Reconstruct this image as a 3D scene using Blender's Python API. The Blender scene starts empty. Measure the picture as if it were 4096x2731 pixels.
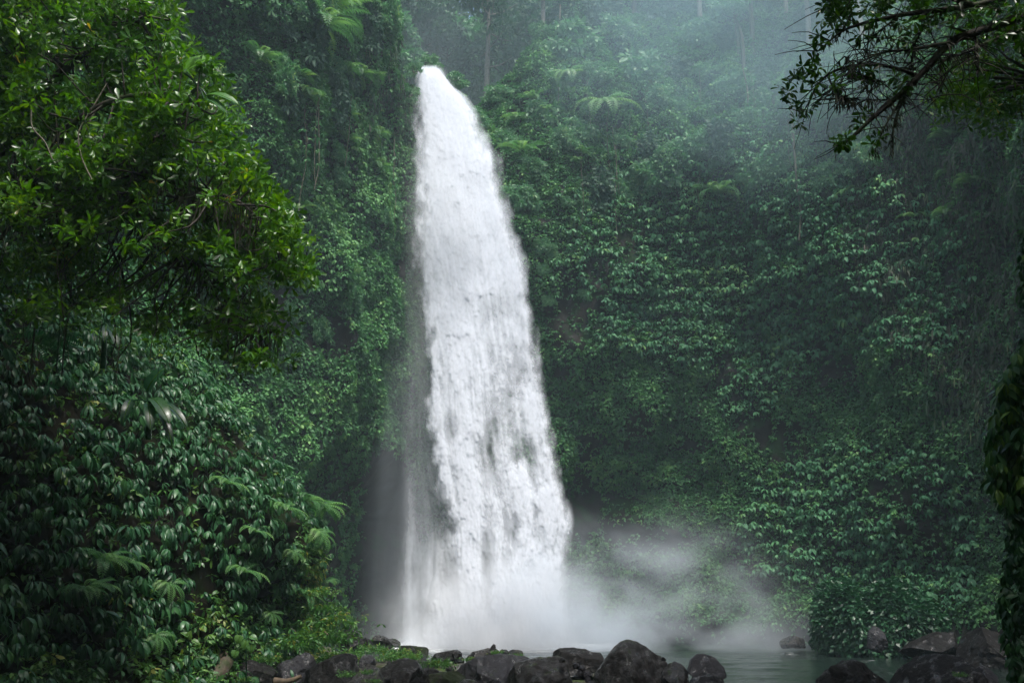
import bpy, math, random
import numpy as np
from mathutils import Vector, Matrix

# ------------------------------------------------------------------ camera, sky, sun, exposure
SC = bpy.context.scene
COL = SC.collection
PITCH = math.radians(14.43)
CAM_Z = 2.0
LENS = 35.0
FPX = 4096 * LENS / 36.0
cam_d = bpy.data.cameras.new('camera')
cam_d.lens = LENS; cam_d.sensor_width = 36.0; cam_d.clip_start = 0.1; cam_d.clip_end = 500
cam = bpy.data.objects.new('camera', cam_d); COL.objects.link(cam)
cam.location = (0, 0, CAM_Z); cam.rotation_euler = (math.pi/2 + PITCH, 0, 0)
SC.camera = cam

SUN_DIR = Vector((0.13, -0.38, 0.92)).normalized()
wd = bpy.data.worlds.new('World'); SC.world = wd; wd.use_nodes = True
wt = wd.node_tree; bg = wt.nodes['Background']
sky = wt.nodes.new('ShaderNodeTexSky'); sky.sky_type = 'NISHITA'; sky.sun_disc = False
sky.sun_elevation = math.asin(SUN_DIR.z); sky.sun_rotation = math.atan2(SUN_DIR.x, SUN_DIR.y)
sky.dust_density = 4.0; sky.air_density = 1.0; sky.ozone_density = 1.0
wt.links.new(sky.outputs[0], bg.inputs[0]); bg.inputs[1].default_value = 0.15
sl = bpy.data.lights.new('sun', 'SUN'); sl.energy = 2.4; sl.angle = math.radians(16); sl.color = (1.0, 0.97, 0.92)
so = bpy.data.objects.new('sun', sl); COL.objects.link(so); so.location = (10, 10, 60)
so.rotation_euler = SUN_DIR.to_track_quat('Z', 'Y').to_euler()

SC.view_settings.view_transform = 'Standard'; SC.view_settings.look = 'None'
SC.view_settings.gamma = 1.0; SC.view_settings.exposure = 1.0
SC.render.engine = 'CYCLES'
cy = SC.cycles
cy.use_denoising = True
try: cy.denoiser = 'OPENIMAGEDENOISE'
except Exception: pass
cy.max_bounces = 7; cy.diffuse_bounces = 3; cy.glossy_bounces = 2; cy.transmission_bounces = 3
cy.transparent_max_bounces = 24; cy.volume_bounces = 3
cy.volume_step_rate = 1.0; cy.volume_max_steps = 128
cy.denoising_prefilter = 'ACCURATE'
cy.sample_clamp_indirect = 4.0; cy.use_adaptive_sampling = True; cy.adaptive_threshold = 0.02

# ------------------------------------------------------------------ helpers
rng = np.random.default_rng(7)
def ray(px, py):
    x = (np.asarray(px, float) - 2048) / FPX; y = (1365.5 - np.asarray(py, float)) / FPX
    c, s = math.cos(PITCH), math.sin(PITCH)
    return np.stack([x + 0*y, c - s*y + 0*x, s + c*y + 0*x], -1)
def P(px, py, Y):                       # point of the photograph's ray at depth Y in the world
    d = ray(px, py); t = np.asarray(Y, float) / d[..., 1]
    return np.array([0, 0, CAM_Z]) + d * t[..., None]
def G(px, py, z):                       # the same ray on the level z
    d = ray(px, py); t = (z - CAM_Z) / d[..., 2]
    return np.array([0, 0, CAM_Z]) + d * np.asarray(t)[..., None]
def proj(V):
    c, s = math.cos(PITCH), math.sin(PITCH)
    X = V[..., 0]; Y = V[..., 1]; Z = V[..., 2] - CAM_Z
    dep = np.maximum(Y*c + Z*s, 0.01); up = -Y*s + Z*c
    return 2048 + X/dep*FPX, 1365.5 - up/dep*FPX, dep

def _h(ix, iy, iz, seed):
    n = (ix*73856093) ^ (iy*19349663) ^ (iz*83492791) ^ (seed*2654435)
    n = (n ^ (n >> 13)) * 1274126177 & 0x7fffffff
    n = (n ^ (n >> 16)) & 0xffff
    return n / 65535.0
def vnoise(p, seed=0):
    p = np.asarray(p, float); i = np.floor(p).astype(np.int64); f = p - i
    f = f*f*f*(f*(f*6-15)+10)
    x, y, z = i[..., 0], i[..., 1], i[..., 2]; fx, fy, fz = f[..., 0], f[..., 1], f[..., 2]
    def L(a, b, t): return a + (b-a)*t
    c = [[[ _h(x+a, y+b, z+d, seed) for d in (0, 1)] for b in (0, 1)] for a in (0, 1)]
    return L(L(L(c[0][0][0], c[0][0][1], fz), L(c[0][1][0], c[0][1][1], fz), fy),
             L(L(c[1][0][0], c[1][0][1], fz), L(c[1][1][0], c[1][1][1], fz), fy), fx)
def fbm(p, octv=4, seed=0, gain=0.5):   # about -1..1
    p = np.asarray(p, float); a = 1.0; s = 0; t = 0
    for o in range(octv):
        s = s + a*(vnoise(p + o*17.3, seed+o)*2-1); t += a; a *= gain; p = p*2.03
    return s/t*1.6
def smooth(a, b, x):
    t = np.clip((np.asarray(x, float)-a)/(b-a), 0, 1); return t*t*(3-2*t)
def norm(v): return v/np.maximum(np.linalg.norm(v, axis=-1, keepdims=True), 1e-9)

def mesh_np(name, V, F, mat, attrs=None, parent=None, smooth_shade=True, link=True):
    me = bpy.data.meshes.new(name)
    V = np.ascontiguousarray(V, np.float32); F = np.ascontiguousarray(F, np.int32)
    me.vertices.add(len(V)); me.vertices.foreach_set('co', V.ravel())
    k = F.shape[1]
    me.loops.add(F.size); me.loops.foreach_set('vertex_index', F.ravel())
    me.polygons.add(len(F)); me.polygons.foreach_set('loop_start', np.arange(0, F.size, k, dtype=np.int32))
    for an, av in (attrs or {}).items():
        at = me.attributes.new(an, 'FLOAT', 'POINT'); at.data.foreach_set('value', np.ascontiguousarray(av, np.float32))
    me.update(calc_edges=True)
    me.polygons.foreach_set('use_smooth', np.full(len(F), smooth_shade))
    me.materials.append(mat)
    o = bpy.data.objects.new(name, me)
    if link: COL.objects.link(o)
    if parent is not None: o.parent = parent
    return o
def tag(o, label=None, cat=None, group=None, kind=None):
    if label: o['label'] = label
    if cat: o['category'] = cat
    if group: o['group'] = group
    if kind: o['kind'] = kind
    return o
def empty(name, loc, label, cat, group=None, rz=0):
    o = bpy.data.objects.new(name, None); COL.objects.link(o); o.location = loc; o.rotation_euler = (0, 0, rz)
    o.empty_display_size = 0.2
    return tag(o, label, cat, group)
def copy_tree(o, parent=None):
    c = o.copy(); COL.objects.link(c); c.parent = parent
    for ch in list(o.children): copy_tree(ch, c)
    return c
def grid_faces(n, m, wrap_n=False):
    i = np.arange(n if wrap_n else n-1)[:, None]; j = np.arange(m-1)[None, :]
    i2 = (i+1) % n
    return np.stack([i*m+j, i2*m+j, i2*m+j+1, i*m+j+1], -1).reshape(-1, 4)
def catmull(pts, n):
    p = np.asarray(pts, float); k = len(p)
    p = np.vstack([2*p[0]-p[1], p, 2*p[-1]-p[-2]])
    t = np.linspace(0, k-1-1e-6, n); i = t.astype(int); f = (t-i)[:, None]
    a, b, c, d = p[i], p[i+1], p[i+2], p[i+3]
    return 0.5*(2*b + (c-a)*f + (2*a-5*b+4*c-d)*f**2 + (3*b-a-3*c+d)*f**3)
def tube(pts, rad, sides=6):
    p = np.asarray(pts, float); n = len(p); r = np.broadcast_to(np.asarray(rad, float), (n,))
    t = norm(np.gradient(p, axis=0))
    ref = np.where(np.abs(t[:, 2:3]) > 0.9, np.array([[1., 0, 0]]), np.array([[0, 0, 1.]]))
    a = norm(np.cross(t, ref)); b = np.cross(t, a)
    th = np.linspace(0, 2*np.pi, sides, endpoint=False)
    V = p[:, None, :] + r[:, None, None]*(np.cos(th)[None, :, None]*a[:, None, :] + np.sin(th)[None, :, None]*b[:, None, :])
    V = V.reshape(-1, 3)
    i = np.arange(n-1)[:, None]; j = np.arange(sides)[None, :]; j2 = (j+1) % sides
    F = np.stack([i*sides+j, i*sides+j2, (i+1)*sides+j2, (i+1)*sides+j], -1).reshape(-1, 4)
    return V, F
class MB:                               # collects pieces into ONE mesh
    def __init__(s): s.V = []; s.F = []; s.T = []; s.n = 0
    def add(s, V, F, T=None):
        s.V.append(V); s.F.append(np.asarray(F)+s.n); s.n += len(V)
        s.T.append(np.full(len(V), 0.5) if T is None else np.broadcast_to(T, (len(V),)))
    def tube(s, pts, rad, sides=6, T=None): s.add(*tube(pts, rad, sides), T)
    def arrays(s): return np.concatenate(s.V), np.concatenate(s.F), np.concatenate(s.T)
    def build(s, name, mat, parent=None, **k):
        V, F, T = s.arrays(); return mesh_np(name, V, F, mat, {'tint': T}, parent, **k)

# ------------------------------------------------------------------ materials
def newmat(name):
    m = bpy.data.materials.new(name); m.use_nodes = True; nt = m.node_tree
    for n in list(nt.nodes): nt.nodes.remove(n)
    out = nt.nodes.new('ShaderNodeOutputMaterial'); return m, nt, out
def N(nt, t, **k):
    n = nt.nodes.new(t)
    for a, v in k.items():
        if a.startswith('i_'):
            key = a[2:]; key = int(key) if key.isdigit() else key.replace('_', ' ')
            n.inputs[key].default_value = v
        else: setattr(n, a, v)
    return n
def ramp(nt, fac, stops):
    r = nt.nodes.new('ShaderNodeValToRGB'); e = r.color_ramp.elements
    while len(e) > 1: e.remove(e[-1])
    for i, (p, c) in enumerate(stops):
        x = e[0] if i == 0 else e.new(p)
        x.position = p; x.color = (*c, 1) if len(c) == 3 else c
    nt.links.new(fac, r.inputs[0]); return r.outputs[0]
def leaf_mat(name, stops, rough=0.42, spec=0.5, trans=0.25, tcol=None):
    m, nt, out = newmat(name); L = nt.links.new
    at = N(nt, 'ShaderNodeAttribute', attribute_name='tint')
    col = ramp(nt, at.outputs['Fac'], stops)
    ns = N(nt, 'ShaderNodeTexNoise', i_Scale=9.0, i_Detail=2.0)
    tc = N(nt, 'ShaderNodeTexCoord'); L(tc.outputs['Object'], ns.inputs['Vector'])
    rr = N(nt, 'ShaderNodeMapRange', i_From_Min=0.3, i_From_Max=0.7, i_To_Min=rough-0.12, i_To_Max=rough+0.15)
    L(ns.outputs['Fac'], rr.inputs['Value'])
    b = N(nt, 'ShaderNodeBsdfPrincipled'); L(col, b.inputs['Base Color']); L(rr.outputs[0], b.inputs['Roughness'])
    b.inputs['Specular IOR Level'].default_value = spec
    tr = N(nt, 'ShaderNodeBsdfTranslucent')
    hs = N(nt, 'ShaderNodeHueSaturation', i_Hue=0.485, i_Saturation=1.15, i_Value=1.5); L(col, hs.inputs['Color']); L(hs.outputs[0], tr.inputs['Color'])
    mx = N(nt, 'ShaderNodeMixShader', i_0=trans); L(b.outputs[0], mx.inputs[1]); L(tr.outputs[0], mx.inputs[2])
    L(mx.outputs[0], out.inputs['Surface']); return m
def rock_mat(name, c1, c2, moss=0.0, wet=0.5, scale=1.5, r0=0.18, r1=0.6, bump=0.5, mosscol=(0.035, 0.06, 0.012), spec=0.5):
    m, nt, out = newmat(name); L = nt.links.new
    tc = N(nt, 'ShaderNodeTexCoord'); g = tc.outputs['Object']
    n1 = N(nt, 'ShaderNodeTexNoise', i_Scale=scale, i_Detail=8.0, i_Roughness=0.62); L(g, n1.inputs['Vector'])
    n2 = N(nt, 'ShaderNodeTexNoise', i_Scale=scale*7, i_Detail=6.0, i_Roughness=0.7); L(g, n2.inputs['Vector'])
    col = ramp(nt, n1.outputs['Fac'], [(0.3, c1), (0.7, c2)])
    ge = N(nt, 'ShaderNodeNewGeometry'); sp = N(nt, 'ShaderNodeSeparateXYZ'); L(ge.outputs['Normal'], sp.inputs[0])
    n3 = N(nt, 'ShaderNodeTexNoise', i_Scale=scale*1.3, i_Detail=5.0, i_Roughness=0.6); L(g, n3.inputs['Vector'])
    ma = N(nt, 'ShaderNodeMath', operation='MULTIPLY_ADD', i_1=0.25, i_2=0.0); L(sp.outputs[2], ma.inputs[0]); L(n3.outputs['Fac'], ma.inputs[2])
    mr = N(nt, 'ShaderNodeMapRange', i_From_Min=0.86-moss*0.5, i_From_Max=0.98-moss*0.5, i_To_Min=0.0, i_To_Max=1.0); L(ma.outputs[0], mr.inputs['Value'])
    mc = N(nt, 'ShaderNodeMix', data_type='RGBA'); L(mr.outputs[0], mc.inputs['Factor']); L(col, mc.inputs['A']); mc.inputs['B'].default_value = (*mosscol, 1)
    b = N(nt, 'ShaderNodeBsdfPrincipled'); L(mc.outputs['Result'], b.inputs['Base Color'])
    w = N(nt, 'ShaderNodeMapRange', i_From_Min=0.35, i_From_Max=0.35+0.4*(1.05-wet), i_To_Min=r0, i_To_Max=r1); L(n1.outputs['Fac'], w.inputs['Value'])
    ra = N(nt, 'ShaderNodeMath', operation='MULTIPLY_ADD', i_1=0.5); L(mr.outputs[0], ra.inputs[0]); L(w.outputs[0], ra.inputs[2]); ra.use_clamp = True
    L(ra.outputs[0], b.inputs['Roughness'])
    sm = N(nt, 'ShaderNodeMapRange', i_From_Min=0.36, i_From_Max=0.36+0.45*(1.05-wet), i_To_Min=spec, i_To_Max=spec*0.14); L(n1.outputs['Fac'], sm.inputs['Value']); L(sm.outputs[0], b.inputs['Specular IOR Level'])
    bp = N(nt, 'ShaderNodeBump', i_Strength=bump, i_Distance=0.08); 
    ad = N(nt, 'ShaderNodeMath', operation='MULTIPLY_ADD', i_1=0.4); L(n2.outputs['Fac'], ad.inputs[0]); L(n1.outputs['Fac'], ad.inputs[2])
    L(ad.outputs[0], bp.inputs['Height']); L(bp.outputs[0], b.inputs['Normal'])
    L(b.outputs[0], out.inputs['Surface']); return m
def bark_mat(name, c1, c2, moss=(0.03, 0.045, 0.012), mossy=0.5):
    m, nt, out = newmat(name); L = nt.links.new
    tc = N(nt, 'ShaderNodeTexCoord')
    n1 = N(nt, 'ShaderNodeTexNoise', i_Scale=14.0, i_Detail=6.0); L(tc.outputs['Object'], n1.inputs['Vector'])
    n2 = N(nt, 'ShaderNodeTexNoise', i_Scale=3.0, i_Detail=4.0); L(tc.outputs['Object'], n2.inputs['Vector'])
    c = ramp(nt, n1.outputs['Fac'], [(0.3, c1), (0.7, c2)])
    mr = N(nt, 'ShaderNodeMapRange', i_From_Min=0.65-mossy*0.3, i_From_Max=0.75-mossy*0.3); L(n2.outputs['Fac'], mr.inputs['Value'])
    mc = N(nt, 'ShaderNodeMix', data_type='RGBA'); L(mr.outputs[0], mc.inputs['Factor']); L(c, mc.inputs['A']); mc.inputs['B'].default_value = (*moss, 1)
    b = N(nt, 'ShaderNodeBsdfPrincipled', i_Roughness=0.8); L(mc.outputs['Result'], b.inputs['Base Color'])
    bp = N(nt, 'ShaderNodeBump', i_Strength=0.6, i_Distance=0.03); L(n1.outputs['Fac'], bp.inputs['Height']); L(bp.outputs[0], b.inputs['Normal'])
    L(b.outputs[0], out.inputs['Surface']); return m

M = {}
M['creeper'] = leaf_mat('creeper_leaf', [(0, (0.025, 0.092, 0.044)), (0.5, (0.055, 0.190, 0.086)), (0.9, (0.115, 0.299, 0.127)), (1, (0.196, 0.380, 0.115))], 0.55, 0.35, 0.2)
M['small'] = leaf_mat('small_creeper_leaf', [(0, (0.025, 0.084, 0.034)), (0.5, (0.058, 0.185, 0.062)), (0.92, (0.112, 0.280, 0.084)), (1, (0.168, 0.325, 0.101))], 0.6, 0.3, 0.2)
M['strap'] = leaf_mat('hanging_leaf', [(0, (0.03, 0.03, 0.016)), (0.4, (0.035, 0.05, 0.022)), (0.8, (0.04, 0.095, 0.04)), (1, (0.11, 0.15, 0.06))], 0.55, 0.35, 0.2)
M['shrub'] = leaf_mat('shrub_leaf', [(0, (0.036, 0.116, 0.057)), (0.5, (0.083, 0.229, 0.098)), (0.9, (0.164, 0.327, 0.140)), (1, (0.262, 0.392, 0.131))], 0.5, 0.45, 0.3)
M['dim'] = leaf_mat('forest_leaf', [(0, (0.023, 0.065, 0.039)), (0.6, (0.046, 0.111, 0.065)), (1, (0.091, 0.169, 0.078))], 0.6, 0.3, 0.25)
M['bank'] = leaf_mat('bank_leaf', [(0, (0.014, 0.061, 0.029)), (0.6, (0.035, 0.123, 0.046)), (0.92, (0.065, 0.189, 0.051)), (1, (0.145, 0.275, 0.043))], 0.42, 0.45, 0.2)
M['weed'] = leaf_mat('weed_leaf', [(0, (0.026, 0.078, 0.026)), (0.6, (0.052, 0.156, 0.039)), (0.95, (0.130, 0.260, 0.052)), (1, (0.286, 0.312, 0.078))], 0.45, 0.45, 0.3)
M['tree'] = leaf_mat('tree_leaf', [(0, (0.018, 0.065, 0.012)), (0.5, (0.055, 0.165, 0.022)), (0.88, (0.12, 0.27, 0.03)), (0.975, (0.20, 0.34, 0.04)), (1, (0.32, 0.28, 0.05))], 0.3, 0.6, 0.4)
M['fern'] = leaf_mat('fern_frond', [(0, (0.030, 0.105, 0.037)), (0.5, (0.068, 0.195, 0.060)), (1, (0.180, 0.330, 0.090))], 0.5, 0.4, 0.35)
M['banana'] = leaf_mat('banana_leaf', [(0, (0.014, 0.06, 0.028)), (0.5, (0.03, 0.11, 0.045)), (1, (0.10, 0.26, 0.03))], 0.3, 0.5, 0.35)
M['bark'] = bark_mat('bark', (0.012, 0.010, 0.008), (0.035, 0.028, 0.02))
M['pale_bark'] = bark_mat('pale_bark', (0.09, 0.09, 0.075), (0.2, 0.19, 0.16), mossy=0.2)
M['root'] = bark_mat('aerial_root', (0.010, 0.010, 0.006), (0.03, 0.028, 0.014), mossy=0.6)
M['vine'] = bark_mat('vine_stem', (0.05, 0.05, 0.035), (0.13, 0.12, 0.08), mossy=0.4)
M['log'] = bark_mat('old_log', (0.03, 0.023, 0.015), (0.08, 0.06, 0.04), (0.025, 0.035, 0.008), 0.6)
M['drift'] = bark_mat('driftwood', (0.05, 0.036, 0.022), (0.12, 0.088, 0.055), mossy=0.0)
M['cliff'] = rock_mat('cliff_rock', (0.010, 0.009, 0.008), (0.030, 0.024, 0.021), moss=0.6, wet=0.3, scale=0.8, r0=0.5, r1=0.85, bump=1.0, mosscol=(0.018, 0.042, 0.016), spec=0.15)
M['bankrock'] = rock_mat('bank_soil', (0.008, 0.008, 0.006), (0.02, 0.018, 0.012), moss=0.5, wet=0.2, scale=1.0, r0=0.6, r1=0.9, mosscol=(0.010, 0.02, 0.006), spec=0.1)
M['ground'] = rock_mat('gravel_ground', (0.02, 0.018, 0.015), (0.06, 0.052, 0.044), moss=0.3, wet=0.6, scale=2.5)

# ------------------------------------------------------------------ the gorge: cliff, ground, pool
PATH = [(-14, -16), (-15.5, -6), (-15.5, 4), (-14.5, 13), (-12.3, 22), (-10.2, 31), (-8.2, 38), (-6.6, 43.5), (-5.7, 47), (-4.4, 49),
        (-1.5, 48.6), (2.5, 48.2), (7, 49), (11, 48.8), (15, 46), (18.3, 40.5), (20.3, 33), (20.5, 22), (18.5, 9), (17, -5), (12, -15), (0, -18), (-14, -16)]
NS, NZ = 1000, 210
Z0, Z1 = -1.6, 45.0
_pp = catmull(PATH, 8000)
_d = np.concatenate([[0], np.cumsum(np.linalg.norm(np.diff(_pp, axis=0), axis=1))])
CL = _d[-1]
_s = np.linspace(0, CL, NS)
PX = np.interp(_s, _d, _pp[:, 0]); PY = np.interp(_s, _d, _pp[:, 1])
_tx = np.gradient(PX); _ty = np.gradient(PY); _l = np.hypot(_tx, _ty)
k9 = np.ones(25)/25
NX = np.convolve(np.pad(_ty/_l, 12, 'edge'), k9, 'valid'); NY = np.convolve(np.pad(-_tx/_l, 12, 'edge'), k9, 'valid')
_zz = np.linspace(Z0, Z1, NZ)
S, Z = np.meshgrid(_s, _zz, indexing='ij')
X0 = PX[:, None] + 0*Z; Y0 = PY[:, None] + 0*Z
_q = np.stack([X0, Y0, Z], -1)
LIP_S = _s[np.argmin((PX+4.3)**2 + (PY-49)**2)]
back = smooth(36, 42, Y0)
rec = np.zeros_like(Z)
rec += np.where(X0 > -2.5, 1, 0)*smooth(20, 34, Y0)*np.maximum(Z-25, 0)*0.42            # the upper right slope leans back
rec += (X0 <= -2.5)*smooth(20, 34, Y0)*np.maximum(Z-31, 0)*0.4
rec += smooth(24, 6, Y0)*np.maximum(Z-np.where(Y0 < 0, 19, 17), 0)*1.2                       # the valley opens towards the camera
und = smooth(9.0, 5.5, Z)*smooth(-9.5, -7.0, X0)*smooth(8.5, 4.5, X0)*back
rec += 2.6*und
rec += 1.6*smooth(11.0, 9.0, Z)*smooth(5.5, 7.5, Z)*smooth(2.0, 3.5, X0)*smooth(10.5, 8.5, X0)*back
rec -= 1.2*smooth(3.2, 0.5, Z)*smooth(3.0, 6.0, X0)*back                                 # low ledge right of the pool
rec -= 1.5*smooth(0.15, 0.5, vnoise(_q*[0.16, 0.16, 0.1], 91)-0.35)*smooth(12, 16, Z)*(X0 < -4)*smooth(26, 32, Y0)*0.6
hw = 1.3 + 0.85*np.maximum(Z-29.2, 0)
rec += 17*smooth(28.3, 29.6, Z)*smooth(hw+1.2, hw-0.2, np.abs(S-LIP_S))
lump = 1.15*fbm(_q*[0.2, 0.2, 0.16], 4, 3) + 0.42*fbm(_q*[0.75, 0.75, 0.55], 3, 11)
lump += 0.35*(np.abs(fbm(_q*[0.5, 0.5, 1.4], 3, 23)))*smooth(9, 4, Z)
lump *= 1 - 0.7*smooth(2.5, 0.5, np.abs(S-LIP_S))*smooth(24, 28, Z)
CX = X0 + NX[:, None]*(lump-rec); CY = Y0 + NY[:, None]*(lump-rec); CZ = Z + 0.25*fbm(_q*0.6, 2, 44)
CV = np.stack([CX, CY, CZ], -1)
cliff = mesh_np('cliff', CV.reshape(-1, 3), grid_faces(NS, NZ), M['cliff'])
tag(cliff, 'dark mossy cliff walling the gorge round the plunge pool', None, None, 'structure')
_du = np.gradient(CV, axis=0); _dv = np.gradient(CV, axis=1)
CN = norm(np.cross(_dv, _du)); _sg = np.sign((CN[..., 0]*NX[:, None] + CN[..., 1]*NY[:, None]).mean()); CN = CN*_sg
_hr = norm(np.stack([NX[:, None]+0*Z, NY[:, None]+0*Z, 0*Z], -1))
CNs = norm(CN*0.6 + _hr)                                    # smoothed outward normal
CAREA = np.linalg.norm(np.cross(_du, _dv), axis=-1)
CPX, CPY, CDEP = proj(CV)
CVIS = (CPX > -150) & (CPX < 4250) & (CPY > -250) & (CPY < 2760) & (CV[..., 1] > 3)
CFACE = (CNs*norm(np.array([0, 0, CAM_Z])-CV)).sum(-1)

def surf_scatter(V, Nn, area, dens, rg):
    w = area*dens; n = rg.poisson(w); idx = np.repeat(np.arange(w.size), n.ravel())
    a, b = np.unravel_index(idx, w.shape)
    ja = np.clip(a + rg.uniform(-.5, .5, a.size), 0, w.shape[0]-1.001); jb = np.clip(b + rg.uniform(-.5, .5, a.size), 0, w.shape[1]-1.001)
    i, j = ja.astype(int), jb.astype(int); f, g = (ja-i)[:, None], (jb-j)[:, None]
    p = V[i, j]*(1-f)*(1-g) + V[i+1, j]*f*(1-g) + V[i, j+1]*(1-f)*g + V[i+1, j+1]*f*g
    return p, Nn[a, b], a, b
def ell(cx, cy, rx, ry, px=None, py=None):                   # 1 inside an ellipse of the wall, soft rim
    px = CPX if px is None else px; py = CPY if py is None else py
    return smooth(1.25, 0.7, np.hypot((px-cx)/rx, (py-cy)/ry))

# ground: one sheet under the pool, the rock bar and the banks
def shore(x):
    return np.interp(x, [-30, -9, -5, -3.2, -1.0, 1.2, 3.0, 4.3, 5.2, 6.5, 8, 30], [60, 45, 33, 30.5, 29, 27.5, 24.5, 22.5, 19, 16, 12, 8])
def ground_h(x, y):
    d = shore(x) - y
    b = 0.28*smooth(-1.5, 1.5, d) - 0.9*smooth(-0.3, -4, d)
    q = np.stack([x, y, 0*x], -1)
    return b + 0.09*fbm(q*0.9, 3, 5) + 0.03*fbm(q*4, 2, 8) - 0.12*smooth(12, 4, y)
gx, gy = np.meshgrid(np.linspace(-45, 45, 300), np.linspace(-30, 75, 350), indexing='ij')
gz = ground_h(gx, gy)
tag(mesh_np('ground', np.stack([gx, gy, gz], -1).reshape(-1, 3), grid_faces(300, 350), M['ground']), 'dark wet gravel and stone ground between the boulders', None, None, 'structure')

m, nt, out = newmat('pool_water'); L = nt.links.new
at = N(nt, 'ShaderNodeAttribute', attribute_name='foam'); tc = N(nt, 'ShaderNodeTexCoord')
n1 = N(nt, 'ShaderNodeTexNoise', i_Scale=3.5, i_Detail=8.0, i_Roughness=0.7); mp = N(nt, 'ShaderNodeMapping'); mp.inputs['Scale'].default_value = (0.7, 1.6, 1)
L(tc.outputs['Object'], mp.inputs[0]); L(mp.outputs[0], n1.inputs['Vector'])
ad = N(nt, 'ShaderNodeMath', operation='ADD'); L(at.outputs['Fac'], ad.inputs[0]); L(n1.outputs['Fac'], ad.inputs[1])
mr = N(nt, 'ShaderNodeMapRange', i_From_Min=0.78, i_From_Max=1.12); L(ad.outputs[0], mr.inputs['Value'])
b = N(nt, 'ShaderNodeBsdfPrincipled', i_Roughness=0.10); b.inputs['Base Color'].default_value = (0.010, 0.018, 0.015, 1); b.inputs['Specular IOR Level'].default_value = 0.4
n2 = N(nt, 'ShaderNodeTexNoise', i_Scale=7.0, i_Detail=4.0); L(mp.outputs[0], n2.inputs['Vector'])
bp = N(nt, 'ShaderNodeBump', i_Strength=0.35, i_Distance=0.05); L(n2.outputs['Fac'], bp.inputs['Height']); L(bp.outputs[0], b.inputs['Normal'])
df = N(nt, 'ShaderNodeBsdfDiffuse'); df.inputs[0].default_value = (0.72, 0.76, 0.78, 1)
mx = N(nt, 'ShaderNodeMixShader'); L(mr.outputs[0], mx.inputs[0]); L(b.outputs[0], mx.inputs[1]); L(df.outputs[0], mx.inputs[2]); L(mx.outputs[0], out.inputs['Surface'])
M['water'] = m
wx, wy = np.meshgrid(np.linspace(-18, 22, 330), np.linspace(8, 51, 400), indexing='ij')
q = np.stack([wx, wy, 0*wx], -1); dfall = np.hypot(np.maximum(np.abs(wx+0.8)-3.2, 0), np.maximum(np.abs(wy-43.6)-0.4, 0))
amp = 0.025 + 0.10*np.exp(-dfall/5)
wz = amp*fbm(q*[0.5, 1.1, 1], 4, 31) + 0.4*amp*np.sin(dfall*3.1 + 3*fbm(q*0.4, 2, 9))
foam = 0.75*np.exp(-dfall/1.6) + 0.22*np.exp(-dfall/5) + 0.04
for fx, fy, rx, ry, a in [(3155, 2612, 60, 10, .55), (3090, 2590, 60, 8, .3), (3485, 2644, 45, 7, .6), (3575, 2694, 40, 9, .6), (3620, 2592, 30, 10, .6), (3200, 2632, 200, 9, .32),
                          (3350, 2640, 120, 7, .26), (2950, 2660, 70, 8, .3), (3230, 2560, 30, 6, .3), (1740, 2605, 30, 14, .5), (1790, 2660, 30, 10, .3), (2950, 2690, 40, 6, .3)]:
    ppx, ppy, _ = proj(np.stack([wx, wy, wz*0], -1)); foam += .36*a*np.exp(-((ppx-fx)/rx)**2-((ppy-fy)/ry)**2)
tag(mesh_np('pool_water', np.stack([wx, wy, wz], -1).reshape(-1, 3), grid_faces(330, 400), M['water'], {'foam': foam.ravel()}), 'dark green rippled plunge pool flecked with white foam', None, None, 'structure')

# ------------------------------------------------------------------ the waterfall
FX = np.arange(1540, 2420, 4.0); FY = np.arange(258, 2606, 4.0)
fyg, fxg = np.meshgrid(FY, FX, indexing='ij')
_k = lambda pts: np.interp(fyg, [p[1] for p in pts], [p[0] for p in pts])
Le = _k([(1694, 258), (1676, 300), (1664, 450), (1658, 700), (1662, 900), (1682, 1080), (1700, 1250), (1730, 1500), (1726, 1700), (1742, 1850), (1768, 2000), (1786, 2100), (1780, 2300), (1750, 2450), (1690, 2560), (1640, 2606)])
Re = _k([(1734, 258), (1764, 300), (1800, 350), (1850, 385), (1905, 470), (1945, 560), (1990, 640), (1994, 690), (2010, 780), (2045, 900), (2085, 1050), (2108, 1200), (2140, 1400), (2165, 1550), (2195, 1750), (2225, 1900), (2255, 2010), (2278, 2100), (2262, 2180), (2254, 2300), (2266, 2450), (2310, 2560), (2380, 2606)])
vv = (fyg-258)/(2606-258)
Yb = 48.4 - 5.0*np.power(vv, 0.75)
hwid = np.maximum((Re-Le)/2, 25); cen = (Re+Le)/2; un = np.clip((fxg-cen)/hwid, -1.2, 1.2)
ux = (fxg-cen)/hwid*np.interp(fyg, [258, 700, 1400, 2600], [120, 170, 215, 260])             # runs with the flow
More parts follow.
